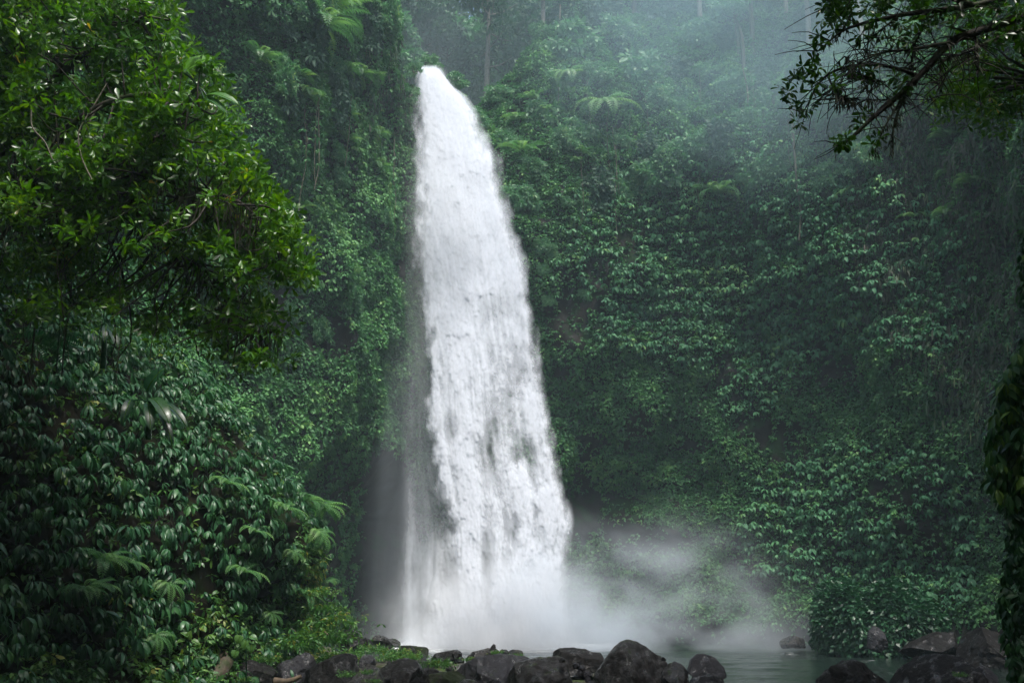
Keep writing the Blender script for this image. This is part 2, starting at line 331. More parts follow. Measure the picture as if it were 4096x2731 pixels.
def comets(n, seed, rmin, rmax, elong, gauss=1.6):
    r_ = np.random.default_rng(seed); F = np.zeros_like(fxg)
    ys = r_.uniform(250, 2640, n)
    for y in ys:
        l = np.interp(y, FY, Le[:, 0]); r = np.interp(y, FY, Re[:, 0])
        x = r_.uniform(l-25, r+10); v = (y-258)/2350; t_ = (x-(l+r)/2)/max((r-l)/2, 20)
        rad = r_.uniform(rmin, rmax)*(0.7+0.5*v); tail = rad*elong*r_.uniform(0.6, 1.7)*(0.6+1.0*v); a = r_.uniform(0.35, 1)
        i0 = max(0, int((y-tail-258)/4)); i1 = min(len(FY), int((y+rad*1.5-258)/4)+2)
        j0 = max(0, int((x-rad*3-1540-tail*.1)/4)); j1 = min(len(FX), int((x+rad*3-1540+tail*.1)/4)+2)
        if i1 <= i0 or j1 <= j0: continue
        yy = fyg[i0:i1, j0:j1]; up = np.maximum(y-yy, 0)/tail; dn = np.maximum(yy-y, 0)/(rad*1.0)
        xf = x - (0.10+.05*t_)*(y-yy)                                           # the tail points back up the flow
        xx = (fxg[i0:i1, j0:j1]-xf)/(rad*(1+0.7*up)*np.clip(1-dn*.6, .15, 1))
        w = a*np.exp(-xx*xx*gauss)*np.clip(1-up, 0, 1)**.8*np.exp(-dn*dn*1.6)
        F[i0:i1, j0:j1] = np.maximum(F[i0:i1, j0:j1], w)
    return F
def gau(cx, cy, rx, ry): return np.exp(-((fxg-cx)/rx)**2-((fyg-cy)/ry)**2)
def strand(pts, w, y0, y1, soft=120):
    return np.exp(-((fxg-_k(pts))/w)**2)*smooth(y0, y0+soft, fyg)*smooth(y1, y1-soft*0.5, fyg)
q3 = lambda sx, sy, o=0: np.stack([fxg*sx + o, fyg*sy, 0*fxg + o*0.37], -1)
qu = lambda sx, sy, o=0: np.stack([ux*sx + o, fyg*sy, 0*fxg + o*0.37], -1)
edge_n = (26*fbm(q3(1/30, 1/70), 4, 61) + 6*fbm(q3(1/9, 1/14), 3, 62))*(.15+.85*smooth(280, 520, fyg))
ewl = np.minimum(110 - 45*smooth(600, 1300, fyg) + 90*smooth(1900, 2500, fyg), hwid*.95); ewr = np.minimum(104 - 34*smooth(500, 1200, fyg), hwid*.7) + 60*smooth(2350, 2600, fyg)
body = smooth(Le-24+edge_n, Le-24+ewl+edge_n, fxg)*smooth(Re+32+edge_n*0.55, Re+32-ewr+edge_n*0.55, fxg)
streak = fbm(qu(1/9, 1/420), 5, 71, .6); streak2 = fbm(qu(1/30, 1/700, 9), 4, 73, .6)
low = smooth(750, 1900, fyg); rgt = smooth(1900, 2010, fxg-(fyg-1700)*.06)*smooth(1250, 1500, fyg)
core = 1.04 - 0.38*low + 0.10*smooth(2300, 2500, fyg) 
streams = 0.55*strand([(1760, 900), (1830, 1450), (1868, 1750), (1880, 2000), (1868, 2300), (1850, 2606)], 58, 1100, 2800) \
    + 0.42*strand([(1715, 1300), (1748, 1750), (1785, 2010), (1800, 2120)], 30, 1150, 2130) \
    + 0.26*strand([(2170, 1400), (2215, 1800), (2245, 2080), (2250, 2606)], 40, 1300, 2800) + .25*strand([(2060, 1850), (2130, 2150), (2150, 2606)], 70, 1800, 2900, 200) \
    + .3*gau(2060, 2010, 90, 110) + .4*gau(2060, 2330, 120, 110) + .3*gau(2130, 1650, 60, 90)
holes = .55*gau(1955, 1760, 30, 190) + .85*gau(1950, 2255, 24, 170) + .25*gau(2062, 1480, 60, 70) + .34*gau(2010, 1600, 60, 130) + .22*gau(2075, 1760, 40, 130) + .45*gau(2040, 2140, 34, 120) \
    + .35*gau(2140, 2090, 24, 140) + .2*gau(2120, 1830, 26, 80) + .22*gau(1795, 1420, 34, 180) + .42*gau(1812, 1620, 24, 200) + .50*gau(1812, 2230, 30, 230) + .22*gau(1985, 1960, 40, 120) + .2*gau(2000, 1250, 60, 90) + .2*gau(1770, 1150, 50, 120) + .3*gau(1762, 1560, 14, 130)
vst = fbm(q3(1/34, 1/480, 4), 5, 75, .6)
veil = (smooth(1575, 1690, fxg + 0.03*(fyg-1500) + 14*streak2)*smooth(Re, Re-100, fxg)*smooth(500, 1300, fyg))*(0.12 + 0.10*vst + 0.30*smooth(1700, 2560, fyg))
veil += strand([(1690, 1500), (1650, 2000), (1640, 2606)], 22, 1700, 2900, 600)*0.24*(1+0.6*vst) + strand([(1720, 1800), (1722, 2606)], 30, 1900, 2700, 400)*0.16*(1+.6*vst) + strand([(1780, 2000), (1770, 2606)], 46, 2050, 2800, 200)*0.26*(1+.4*vst)
puff0 = fbm(q3(1/52, 1/95), 5, 80, 0.62); F0 = 0.6*comets(1500, 100, 14, 46, 4.0) + 0.4*comets(6500, 200, 5, 12, 4.0, 2.2); F0 = F0-F0.mean()
speck = fbm(q3(1/13, 1/20, 3), 4, 85, .75)
def fall_cover(k):
    F = 0.75*F0; puff = 0.8*puff0 + 0.3*fbm(q3(1/50, 1/90, 5.3*k), 4, 90+k, 0.6); st_ = .8*streak+.3*fbm(qu(1/8, 1/380, 7.7*k), 4, 95+k, .6)
    A = core + .75*streams - 1.0*holes + (.08+.26*low)*puff + (.16+.60*low)*F + (.06+.17*low*(1-.5*rgt))*st_ + .16*low*streak2 - .10*smooth(.1, .7, fbm(q3(1/110, 1/200, 2), 3, 87))*smooth(500, 900, fyg) + .24*rgt*np.minimum(speck, .2)
    A = np.clip(A, .03, 1.1)*np.clip(body*(1+.6*F+.12*speck*(1-body)), 0, 1)
    return np.where(A > .8, .8+.185*np.tanh((A-.8)/.185), A)
m, nt, out = newmat('falling_water'); L = nt.links.new
at = N(nt, 'ShaderNodeAttribute', attribute_name='cover'); tc = N(nt, 'ShaderNodeTexCoord')
mp = N(nt, 'ShaderNodeMapping'); mp.inputs['Scale'].default_value = (9, 9, 5); L(tc.outputs['Object'], mp.inputs[0])
n1 = N(nt, 'ShaderNodeTexNoise', i_Scale=1.0, i_Detail=5.0, i_Roughness=0.8); L(mp.outputs[0], n1.inputs['Vector'])
sc = N(nt, 'ShaderNodeMapRange', i_From_Min=0.3, i_From_Max=0.7, i_To_Min=-0.09, i_To_Max=0.09); L(n1.outputs['Fac'], sc.inputs['Value'])
# the grain bites most where the water is half open
pa = N(nt, 'ShaderNodeMath', operation='MULTIPLY_ADD', i_1=-1.0, i_2=1.0); L(at.outputs['Fac'], pa.inputs[0])
pb = N(nt, 'ShaderNodeMath', operation='MULTIPLY'); L(at.outputs['Fac'], pb.inputs[0]); L(pa.outputs[0], pb.inputs[1])
pc = N(nt, 'ShaderNodeMath', operation='MULTIPLY', i_1=3.2); L(pb.outputs[0], pc.inputs[0])
pd = N(nt, 'ShaderNodeMath', operation='MULTIPLY_ADD'); L(pc.outputs[0], pd.inputs[0]); L(sc.outputs[0], pd.inputs[1]); L(at.outputs['Fac'], pd.inputs[2]); pd.use_clamp = True
ge = N(nt, 'ShaderNodeNewGeometry'); vm = N(nt, 'ShaderNodeMix', data_type='VECTOR', i_0=0.7); L(ge.outputs['Normal'], vm.inputs['A']); vm.inputs['B'].default_value = (0.05, -0.75, 0.65)
vn = N(nt, 'ShaderNodeVectorMath', operation='NORMALIZE'); L(vm.outputs['Result'], vn.inputs[0])       # light scatters deep into the spray, so it shades softly
df = N(nt, 'ShaderNodeBsdfDiffuse'); df.inputs[0].default_value = (0.74, 0.78, 0.84, 1); L(vn.outputs[0], df.inputs['Normal'])
tl = N(nt, 'ShaderNodeBsdfTranslucent'); tl.inputs[0].default_value = (0.74, 0.78, 0.84, 1)
m1 = N(nt, 'ShaderNodeMixShader', i_0=0.45); L(df.outputs[0], m1.inputs[1]); L(tl.outputs[0], m1.inputs[2])
tp = N(nt, 'ShaderNodeBsdfTransparent'); m2 = N(nt, 'ShaderNodeMixShader'); L(pd.outputs[0], m2.inputs[0]); L(tp.outputs[0], m2.inputs[1]); L(m1.outputs[0], m2.inputs[2])
L(m2.outputs[0], out.inputs['Surface']); M['fall'] = m
fall = empty('waterfall', (-2.5, 45, 0), 'tall white waterfall plunging from the notch in the green cliff', 'waterfall')
bul = np.sqrt(np.maximum(1.44-un*un, 0))/1.2; NL = 4
for k in range(NL):
    c = 1-(1-fall_cover(k))**(1.25/NL)
    if k == 0: c = 1-(1-c)*(1-np.clip(veil*(1+0.4*puff0), 0, 1))
    dy = -0.9*bul*(0.55+0.9*vv) + (1.5-k)*0.32*bul - 0.2*F0*(0.5+0.7*vv) - 0.08*puff0*bul
    c *= smooth(0, 0.012, vv)*smooth(1.0, 0.985, vv)
    V = P(fxg, fyg, Yb+dy)
    # drop the cells with no water in them
    Fq = grid_faces(len(FY), len(FX)); keep = (c.ravel()[Fq].max(1) > 0.01); Fq = Fq[keep]; used = np.unique(Fq); remap = np.zeros(c.size, int); remap[used] = np.arange(len(used))
    V = V.reshape(-1, 3)[used]
    o = mesh_np('water_curtain', V - np.array([-2.5, 45, 0]), remap[Fq], M['fall'], {'cover': c.ravel()[used]}, fall)

# ------------------------------------------------------------------ mist and haze
def mist_mat(name, dens, scale, lo, hi, col=(0.84, 0.92, 1.0), fall0=1.0, fall1=0.2, st=(1, 1, 1), aniso=0.1, seed=0.0):
    m, nt, out = newmat(name); L = nt.links.new
    tc = N(nt, 'ShaderNodeTexCoord')
    ln = N(nt, 'ShaderNodeVectorMath', operation='LENGTH')
    ge = N(nt, 'ShaderNodeNewGeometry'); L(tc.outputs['Object'], ln.inputs[0])
    r = N(nt, 'ShaderNodeMapRange', interpolation_type='SMOOTHERSTEP', i_From_Min=fall0, i_From_Max=fall1, i_To_Min=0.0, i_To_Max=1.0); L(ln.outputs['Value'], r.inputs['Value'])
    mp = N(nt, 'ShaderNodeMapping'); mp.inputs['Scale'].default_value = st; mp.inputs['Location'].default_value = (seed, seed*0.7, 0); L(ge.outputs['Position'], mp.inputs[0])
    n = N(nt, 'ShaderNodeTexNoise', i_Scale=scale, i_Detail=6.0, i_Roughness=0.6, i_Distortion=0.25); L(mp.outputs[0], n.inputs['Vector'])
    nr = N(nt, 'ShaderNodeMapRange', i_From_Min=lo, i_From_Max=hi); L(n.outputs['Fac'], nr.inputs['Value'])
    mu = N(nt, 'ShaderNodeMath', operation='MULTIPLY'); L(r.outputs[0], mu.inputs[0]); L(nr.outputs[0], mu.inputs[1])
    m2 = N(nt, 'ShaderNodeMath', operation='MULTIPLY', i_1=dens); L(mu.outputs[0], m2.inputs[0])
    v = N(nt, 'ShaderNodeVolumePrincipled', i_Anisotropy=aniso); v.inputs['Color'].default_value = (*col, 1); L(m2.outputs[0], v.inputs['Density'])
    L(v.outputs[0], out.inputs['Volume']); return m
def ico(sub=3):
    import bmesh
    bm = bmesh.new(); bmesh.ops.create_icosphere(bm, subdivisions=sub, radius=1.0)
    V = np.array([v.co[:] for v in bm.verts]); F = np.array([[v.index for v in f.verts] for f in bm.faces]); bm.free(); return V, F
def mist(name, c, r, mat, label, rot=(0, 0, 0)):
    V, F = ico(3); o = mesh_np(name, V, F, mat); o.location = c; o.scale = r; o.rotation_euler = rot
    return tag(o, label, 'mist', None, 'stuff')
mist('splash_mist', (-0.4, 41.1, -0.6), (7.2, 3.1, 6.0), mist_mat('splash_mist', 2.0, 0.7, 0.34, 0.70, st=(1, 1, 0.7), col=(0.95, 0.97, 1.0), fall1=-0.1), 'bright white splash mist boiling at the foot of the waterfall')
mist('falling_spray', (-2.55, 45.2, 14.6), (3.0, 1.7, 15.5), mist_mat('falling_spray', 0.42, 0.8, 0.36, 0.70, st=(1.2, 1, 0.3), col=(0.95, 0.97, 1.0), fall1=0.1, seed=2.0), 'fine white spray wrapped round the falling water', (math.radians(9), math.radians(-6.8), 0))
mist('drifting_mist', (4.8, 40.6, 0.0), (10, 3.2, 7.0), mist_mat('drifting_mist', 0.85, 0.42, 0.37, 0.74, st=(0.75, 0.8, 1.15), seed=3.1, fall1=0.05), 'pale spray cloud drifting right over the pool from the fall')
mist('spray_veil', (-4.7, 43.8, 5.0), (2.6, 1.8, 12.5), mist_mat('spray_veil', 0.12, 0.5, 0.25, 0.7, st=(1.6, 1, 0.3), seed=7.0), 'thin grey veil of spray hanging left of the waterfall')
mist('gap_mist', (-3.5, 57, 34), (9, 6, 9), mist_mat('gap_mist', 0.03, 0.2, 0.25, 0.7, col=(0.7, 0.88, 0.97), seed=5.0), 'pale mist among the forest trees in the gap above the fall')
mist('upper_mist', (9.5, 41, 29), (13, 6, 12.5), mist_mat('upper_mist', 0.105, 0.13, 0.28, 0.72, col=(0.62, 0.85, 0.96), seed=11.0), 'bluish mist drifting before the upper right forest slope')
m, nt, out = newmat('haze'); v = N(nt, 'ShaderNodeVolumePrincipled', i_Density=0.0016, i_Anisotropy=0.15); v.inputs['Color'].default_value = (0.64, 0.85, 0.95, 1)
nt.links.new(v.outputs[0], out.inputs['Volume'])
hb = np.array([[x, y, z] for x in (-48, 48) for y in (-33, 82) for z in (-3.2, 54)])
tag(mesh_np('haze', hb, [[0, 1, 3, 2], [4, 6, 7, 5], [0, 4, 5, 1], [2, 3, 7, 6], [0, 2, 6, 4], [1, 5, 7, 3]], m, smooth_shade=False), 'thin blue grey haze filling the gorge', 'haze', None, 'stuff')

# ------------------------------------------------------------------ leaves
def leaf(Ln, W, droop=0.5, fold=0.25, st=((0, .12), (.3, .85), (.6, 1.0), (.85, .6), (1, .06)), across=3, wav=0.0, rg=None):
    """one blade along +y from the origin, curving down; x is across"""
    V = []
    n = len(st); pos = np.zeros(2); prev = 0
    for i, (t, w) in enumerate(st):
        d = (t-prev)*Ln; ang = -droop*((t+prev)/2); pos = pos + d*np.array([math.cos(ang), math.sin(ang)]); prev = t
        hw = w*W/2; z = fold*hw
        a = 0 if rg is None else rg.uniform(-wav, wav)*hw
        if across == 3: V += [(-hw, pos[0], pos[1]+z+a), (0, pos[0], pos[1]), (hw, pos[0], pos[1]+z-a)]
        else: V += [(-hw, pos[0], pos[1]+a), (hw, pos[0], pos[1]-a)]
    k = across
    F = [[i*k+j, i*k+j+1, (i+1)*k+j+1, (i+1)*k+j] for i in range(n-1) for j in range(k-1)]
    return np.array(V), np.array(F)
ST4 = ((0, .12), (.35, .95), (.7, .85), (1, .06)); ST3 = ((0, .15), (.45, 1.0), (1, .08))
OBO = ((0, .10), (.35, .55), (.65, 1.0), (.88, .75), (1, .12))
def rot_x(a): c, s = math.cos(a), math.sin(a); return np.array([[1, 0, 0], [0, c, -s], [0, s, c]])
def rot_y(a): c, s = math.cos(a), math.sin(a); return np.array([[c, 0, s], [0, 1, 0], [-s, 0, c]])
def rot_z(a): c, s = math.cos(a), math.sin(a); return np.array([[c, -s, 0], [s, c, 0], [0, 0, 1]])
class Tm:
    def __init__(s): s.V = []; s.F = []; s.T = []; s.n = 0
    def add(s, V, F, R=None, p=(0, 0, 0), t=0.0):
        V = V if R is None else V@R.T
        s.V.append(V+np.array(p)); s.F.append(F+s.n); s.T.append(np.full(len(V), t)); s.n += len(V); return s
    def done(s): return np.concatenate(s.V), np.concatenate(s.F), np.concatenate(s.T)
def whorl(rg, k, Ln, W, az=(-100, 100), pit=(15, 55), droop=0.7, st=ST4, across=3, stem=0.03, wav=0.1, jit=0.12):
    """leaves fanned round the outward +y axis, arching down like a small umbrella"""
    t = Tm()
    for i in range(k):
        a = math.radians(np.interp((i+rg.uniform(-.3, .3))/max(k-1, 1), [0, 1], az)); p = -math.radians(rg.uniform(*pit))
        s = rg.uniform(.75, 1.1)
        V, F = leaf(Ln*s, W*s, droop*rg.uniform(.6, 1.4), 0.3, st, across, wav, rg)
        R = rot_z(-a)@rot_x(p)@rot_y(rg.uniform(-.35, .35))
        t.add(V, F, R, R@np.array([0, stem, 0]), rg.uniform(-jit, jit))
    return t.done()
def place(tmpls, Pp, Fr, Sc, Ti, rg):
    """copies of leaf templates into one set of arrays; Fr: frames (n,3,3) with columns side, out, up"""
    pick = rg.integers(0, len(tmpls), len(Pp)); Vs, Fs, Ts = [], [], []; n = 0
    for k, (V, F, T) in enumerate(tmpls):
        id_ = np.nonzero(pick == k)[0]
        if not len(id_): continue
        W = np.einsum('nij,vj->nvi', Fr[id_], V)*Sc[id_][:, None, None] + Pp[id_][:, None, :]
        Vs.append(W.reshape(-1, 3)); Ts.append((T[None, :]+Ti[id_][:, None]).ravel())
        Fs.append((F[None]+(np.arange(len(id_))*len(V))[:, None, None]).reshape(-1, 4)+n); n += len(id_)*len(V)
    return np.concatenate(Vs), np.concatenate(Fs), np.clip(np.concatenate(Ts), 0, 1)
def frames(out, rg, roll=0.25, up=(0, 0, 1), tilt=0.0):
    o = norm(out + rg.normal(0, tilt, out.shape)) if tilt else norm(out)
    u = np.broadcast_to(np.asarray(up, float), o.shape) + rg.normal(0, roll, o.shape)
    s = norm(np.cross(o, u)); u = np.cross(s, o)
    return np.stack([s, o, u], -1)

# ------------------------------------------------------------------ green cover of the cliff
lum = fbm(CV*[0.5, 0.5, 0.5], 3, 51); fine = fbm(CV*1.6, 3, 57)
vis = CVIS & (CFACE > -0.25)
rock_patch = ell(3130, 1770, 110, 100) + ell(3010, 1700, 70, 60) + ell(2555, 1690, 60, 60) + ell(2270, 1290, 90, 130) + ell(2360, 1770, 70, 55) + ell(2890, 1470, 60, 70) \
    + ell(2790, 1770, 70, 40) + ell(2430, 2050, 160, 90) + ell(2600, 2150, 180, 60) + ell(2320, 2000, 70, 180) + ell(3400, 1470, 60, 60) + ell(3310, 1480, 40, 90) + ell(2250, 1480, 50, 40)
cave = ell(1450, 2230, 220, 400)*(.75+.6*fine) + ell(1320, 1330, 110, 90)*0.9 + ell(1560, 2150, 120, 420) + ell(1100, 1250, 60, 110) + ell(1290, 1760, 90, 160)*0.5
bare = np.clip(rock_patch*0.78 + cave*0.95 + 0.9*smooth(1.6, 0.5, CV[..., 2])*(CV[..., 0] > 2) + smooth(0.55, 0.85, fine)*0.3, 0, 1)
big = np.clip(ell(2950, 950, 640, 380) + ell(2600, 1130, 380, 260) + ell(3450, 1030, 420, 330) + ell(3250, 1230, 420, 160) + ell(2800, 1330, 330, 130) + ell(3110, 1450, 180, 130)
      + ell(3450, 1960, 420, 170) + ell(3350, 2170, 380, 150) + ell(3640, 2120, 300, 300) + ell(3100, 2170, 160, 160) + ell(3700, 2330, 200, 170) + ell(3720, 1300, 180, 120) + ell(2990, 1540, 130, 140), 0, 1)*(CV[..., 0] > 1)
med = np.clip(ell(1420, 620, 240, 260) + ell(1300, 850, 260, 200) + ell(1180, 950, 200, 300)*.8 + ell(1500, 740, 150, 130) + ell(2350, 1100, 190, 160)*.8, 0, 1)
strapm = np.clip(ell(3800, 900, 360, 520) + ell(3950, 1450, 220, 330) + ell(3600, 640, 260, 240)*.7 + ell(1530, 380, 130, 260)*.5, 0, 1)
rg = np.random.default_rng(21)
# broad leaves in whorls
tier = .35 + 1.3*smooth(-.2, .8, np.sin(CV[..., 2]*6.28/.95 + 2.2*fbm(CV*.35, 2, 59)))
d = 14.0*tier*big*vis*(1-bare)*smooth(-.7, .0, lum+0.3*fine+0.25)
p, nn, a, b_ = surf_scatter(CV, CNs, CAREA, d, rg)
tw = [whorl(rg, int(rg.integers(4, 7)), 0.34, 0.15, (-95, 95), (18, 50), 0.8) for _ in range(8)]
off = (0.16 + 0.22*rg.random(len(p)))[:, None]*nn + np.array([0, 0, 0.05])
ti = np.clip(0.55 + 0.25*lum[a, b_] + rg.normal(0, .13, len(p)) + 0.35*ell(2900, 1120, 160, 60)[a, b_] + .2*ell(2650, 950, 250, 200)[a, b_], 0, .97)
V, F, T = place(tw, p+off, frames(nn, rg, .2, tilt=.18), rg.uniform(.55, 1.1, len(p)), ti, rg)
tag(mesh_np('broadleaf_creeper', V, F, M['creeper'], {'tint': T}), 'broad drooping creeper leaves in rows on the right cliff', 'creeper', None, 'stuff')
n_big = len(p)
# middling leaves on the left buttress
d = 22*med*vis*(1-bare)*smooth(-.5, .2, lum+fine*.4+.15)
p, nn, a, b_ = surf_scatter(CV, CNs, CAREA, d, rg)
tw = [whorl(rg, int(rg.integers(3, 5)), 0.2, 0.10, (-95, 95), (20, 70), 0.7) for _ in range(6)]
V, F, T = place(tw, p+(0.08+.2*rg.random(len(p)))[:, None]*nn, frames(nn, rg, .3, tilt=.25), rg.uniform(.6, 1.35, len(p)), np.clip(.68+.3*lum[a, b_]+rg.normal(0, .15, len(p)), 0, 1), rg)
tag(mesh_np('climbing_leaves', V, F, M['small'], {'tint': T}), 'pale climbing leaves clothing the buttress left of the waterfall', 'creeper', None, 'stuff')
# fine creeper carpet
d = 120*vis*(1-np.clip(bare*1.05, 0, 1))*(1-.5*big)*(1-.5*strapm)*(1-.5*med)*smooth(-.9, -.2, lum*.7+fine+.35)
p, nn, a, b_ = surf_scatter(CV, CNs, CAREA, d, rg)
ts = [whorl(rg, int(rg.integers(3, 5)), 0.155, 0.09, (-120, 120), (5, 60), 0.5, ST3, 2, .02) for _ in range(8)]
lf = fbm(p*1.3, 2, 77)
V, F, T = place(ts, p+(0.03+.20*np.clip(.5+lf, 0, 1.2)*rg.random(len(p)))[:, None]*nn, frames(nn, rg, .4, tilt=.35), rg.uniform(.6, 1.5, len(p)), np.clip(.45+.28*lf+.12*lum[a, b_]+rg.normal(0, .16, len(p)), 0, 1), rg)
tag(mesh_np('small_leaf_creeper', V, F, M['small'], {'tint': T}), 'dense carpet of tiny creeper leaves over the lower cliff', 'creeper', None, 'stuff')
n_small = len(p)
# hanging strap leaves and dead moss
d = 34*strapm*vis*smooth(-.6, .2, lum+.6*fine+.2)
p, nn, a, b_ = surf_scatter(CV, CNs, CAREA, d, rg)
tl_ = []
for _ in range(6):
    t = Tm()
    for _i in range(int(rg.integers(2, 5))):
        Vl, Fl = leaf(rg.uniform(.22, .5), rg.uniform(.04, .10), .4, .2, ST3, 2); t.add(Vl, Fl, rot_z(rg.uniform(-.6, .6))@rot_x(-rg.uniform(.9, 1.5)), (rg.uniform(-.08, .08), 0, 0), rg.uniform(-.2, .2))
    tl_.append(t.done())
V, F, T = place(tl_, p+(0.05+.25*rg.random(len(p)))[:, None]*nn, frames(nn, rg, .12, tilt=.2), rg.uniform(.6, 1.3, len(p)), np.clip(.45+.35*fbm(p*.8, 2, 66)+rg.normal(0, .2, len(p)), 0, 1), rg)
tag(mesh_np('hanging_moss_leaves', V, F, M['strap'], {'tint': T}), 'brownish hanging strap leaves and moss on the far right cliff', 'creeper', None, 'stuff')

# ------------------------------------------------------------------ shrubs, ferns, trees and vines of the cliff
def cliff_at(px, py, rgx=None):
    """the cliff point seen nearest to a place of the photograph, and its outward normal"""
    dd = np.hypot(CPX-px, CPY-py) + np.where(CVIS, 0, 1e5) + np.where(CFACE > -.4, 0, 300); c = np.argsort(dd.ravel())[:12]
    c = c[np.argmin(CDEP.ravel()[c])]
    return CV.reshape(-1, 3)[c], CNs.reshape(-1, 3)[c], np.unravel_index(c, CDEP.shape)
def clump_crown(rg, centres, radii, per, tm, upb=0.5, sc=(.7, 1.3), base=.5, squash=.8, inner=.25):
    Ps, Os, Ts = [], [], []
    for c, r, n in zip(centres, radii, per):
        d = norm(rg.normal(0, 1, (n, 3)) + np.array([0, 0, upb*.6])); rad = r*(inner + (1-inner)*rg.random((n, 1))**.45)
        Ps.append(np.asarray(c) + d*rad*np.array([1, 1, squash])); Os.append(norm(d + np.array([0, 0, upb*.5]) + rg.normal(0, .3, (n, 3)))); Ts.append(base + rg.normal(0, .10) + rg.normal(0, .13, n))
    Pp = np.concatenate(Ps); Oo = np.concatenate(Os)
    return place(tm, Pp, frames(Oo, rg, .5), rg.uniform(*sc, len(Pp)), np.clip(np.concatenate(Ts), 0, .99), rg)
SHT = [whorl(rg, int(rg.integers(4, 6)), .36, .15, (-150, 150), (0, 45), .6, ST4, 3, .05) for _ in range(6)]
FINE_T = [whorl(rg, int(rg.integers(4, 6)), .2, .095, (-150, 150), (0, 40), .5, ST3, 2, .03) for _ in range(6)]
def shrub_proto(seed, tm, w, h, ncl, per, mat):
    r_ = np.random.default_rng(seed)
    e = bpy.data.objects.new('shrub', None)
    cs = []; 
    for i in range(ncl):
        a = r_.uniform(-1.5, 1.5); rr = r_.random()**.6
        cs.append((w*.5*rr*math.sin(a)*1.1, w*.18 + w*.42*rr*abs(math.cos(a))*r_.random(), h*(r_.random()-.45)*(1-.35*rr)))
    V, F, T = clump_crown(r_, cs, [w*.2*r_.uniform(.7, 1.3) for _ in cs], [per]*ncl, tm, .8)
    fo = mesh_np('foliage', V, F, mat, {'tint': T}, e, link=False)
    mb = MB()
    for c in cs[:max(5, ncl//2)]:
        c = np.array(c); mb.tube(catmull([(0, -.2, -h*.15), c*.5+[0, 0, -h*.06], c], 6), np.linspace(.035, .01, 6), 5)
    st = mb.build('stem', M['bark'], e, link=False)
    return e, fo, st
SHP = [shrub_proto(300+i, SHT, 2.0, 1.7, 13, 17, M['shrub']) for i in range(4)] + [shrub_proto(320+i, FINE_T, 1.8, 1.6, 13, 27, M['shrub']) for i in range(3)] \
    + [shrub_proto(340+i, SHT, 1.5, 3.4, 16, 15, M['dim']) for i in range(3)]
def put_tree_of(proto, name, loc, rz, sc, label, cat, group):
    e, fo, st = proto
    r = e.copy(); r.name = name; COL.objects.link(r); r.location = loc; r.rotation_euler = (0, 0, rz); r.scale = (sc, sc*.62, sc)
    tag(r, label, cat, group)
    for ch in (fo, st): c = ch.copy(); COL.objects.link(c); c.parent = r
    return r
SHRUBS = [  # px, py, prototype, size, label
 (1860, 330, 0, 1.1, 'pale shrub leaning over the waterfall lip from its right'), (1990, 400, 4, 1.2, 'feathery shrub just right of the waterfall top'),
 (2060, 250, 1, 1.3, 'tall light green shrub above the ferns right of the fall top'), (1900, 480, 2, .8, 'small leafy shrub against the upper right edge of the fall'),
 (2170, 470, 3, 1.1, 'dense green shrub midway along the slope right of the fall'), (2030, 560, 5, .9, 'drooping shrub close beside the fall below its lip'),
 (2300, 170, 1, 1.5, 'broad pale green shrub crowning the slope above the fall'), (2470, 150, 4, 1.7, 'bright rounded shrub on the upper slope, largest of the pale ones'),
 (2600, 280, 0, 1.4, 'pale shrub stepping down the right end of the bright shrub band'), (2640, 400, 6, 1.2, 'hanging pale shrub below the right end of the bright band'),
 (2380, 300, 5, 1.0, 'dark centred shrub under the bright rounded shrub'), (2240, 330, 2, 1.0, 'shrub beside the grey trunk on the slope right of the fall'),
 (2130, 680, 4, 1.0, 'low shrub with fine leaves right of the fall at a quarter height'), (2250, 560, 6, 1.1, 'fine leaved shrub above the hanging fern curtain'),
 (2080, 780, 2, .9, 'shrub leaning to the fall just below the widest spray'), (2330, 520, 3, 1.0, 'olive shrub in the middle of the right slope')]

def add_shrub(px, py, k, s, label, group=None):
    s = s*.8
    c, n, ij = cliff_at(px, py); rz = math.atan2(n[1], n[0]) - math.pi/2
    put_tree_of(SHP[k], 'shrub', tuple(c + n*.1), rz, s, label, 'shrub', group)
for a_ in SHRUBS: add_shrub(*a_)
for px, py, Ys, k, s, lb in [(1655, 285, 47.3, 4, .55, 'little shrub gripping the left edge of the waterfall lip'), (1640, 380, 46.6, 5, .6, 'fine leaved shrub against the left edge of the fall below its lip'), (1700, 245, 49.0, 0, .5, 'dark leaf tuft right behind the waterfall lip'), (1822, 318, 48.0, 1, .5, 'leafy sprig hanging over the right edge of the waterfall lip'), (1745, 268, 48.4, 6, .4, 'small tuft on the rock at the right of the lip')]:
    put_tree_of(SHP[k], 'shrub', tuple(P(px, py, Ys)), 0.0, s, lb, 'shrub', None)
def scatter_px(n, boxes, rg):
    o = []
    for i in range(n):
        x0, x1, y0, y1 = boxes[i % len(boxes)]; o.append((rg.uniform(x0, x1), rg.uniform(y0, y1)))
    return o
for (px, py) in scatter_px(60, [(2650, 3350, -120, 560), (2250, 2900, 560, 760), (2750, 3500, 100, 700), (2000, 2700, -150, 130)], rg):
    add_shrub(px, py, int(rg.integers(0, 10)), rg.uniform(.6, 1.25), 'misty green shrub among others on the hazy upper right slope', 'shrubs on the hazy upper right slope')
for (px, py) in scatter_px(22, [(1100, 1560, -60, 330), (1000, 1350, 0, 420)], rg):
    add_shrub(px, py, int(rg.integers(4, 10)), rg.uniform(.8, 1.3), 'small leafy shrub on the cliff top left of the waterfall', 'shrubs on the cliff left of the waterfall')
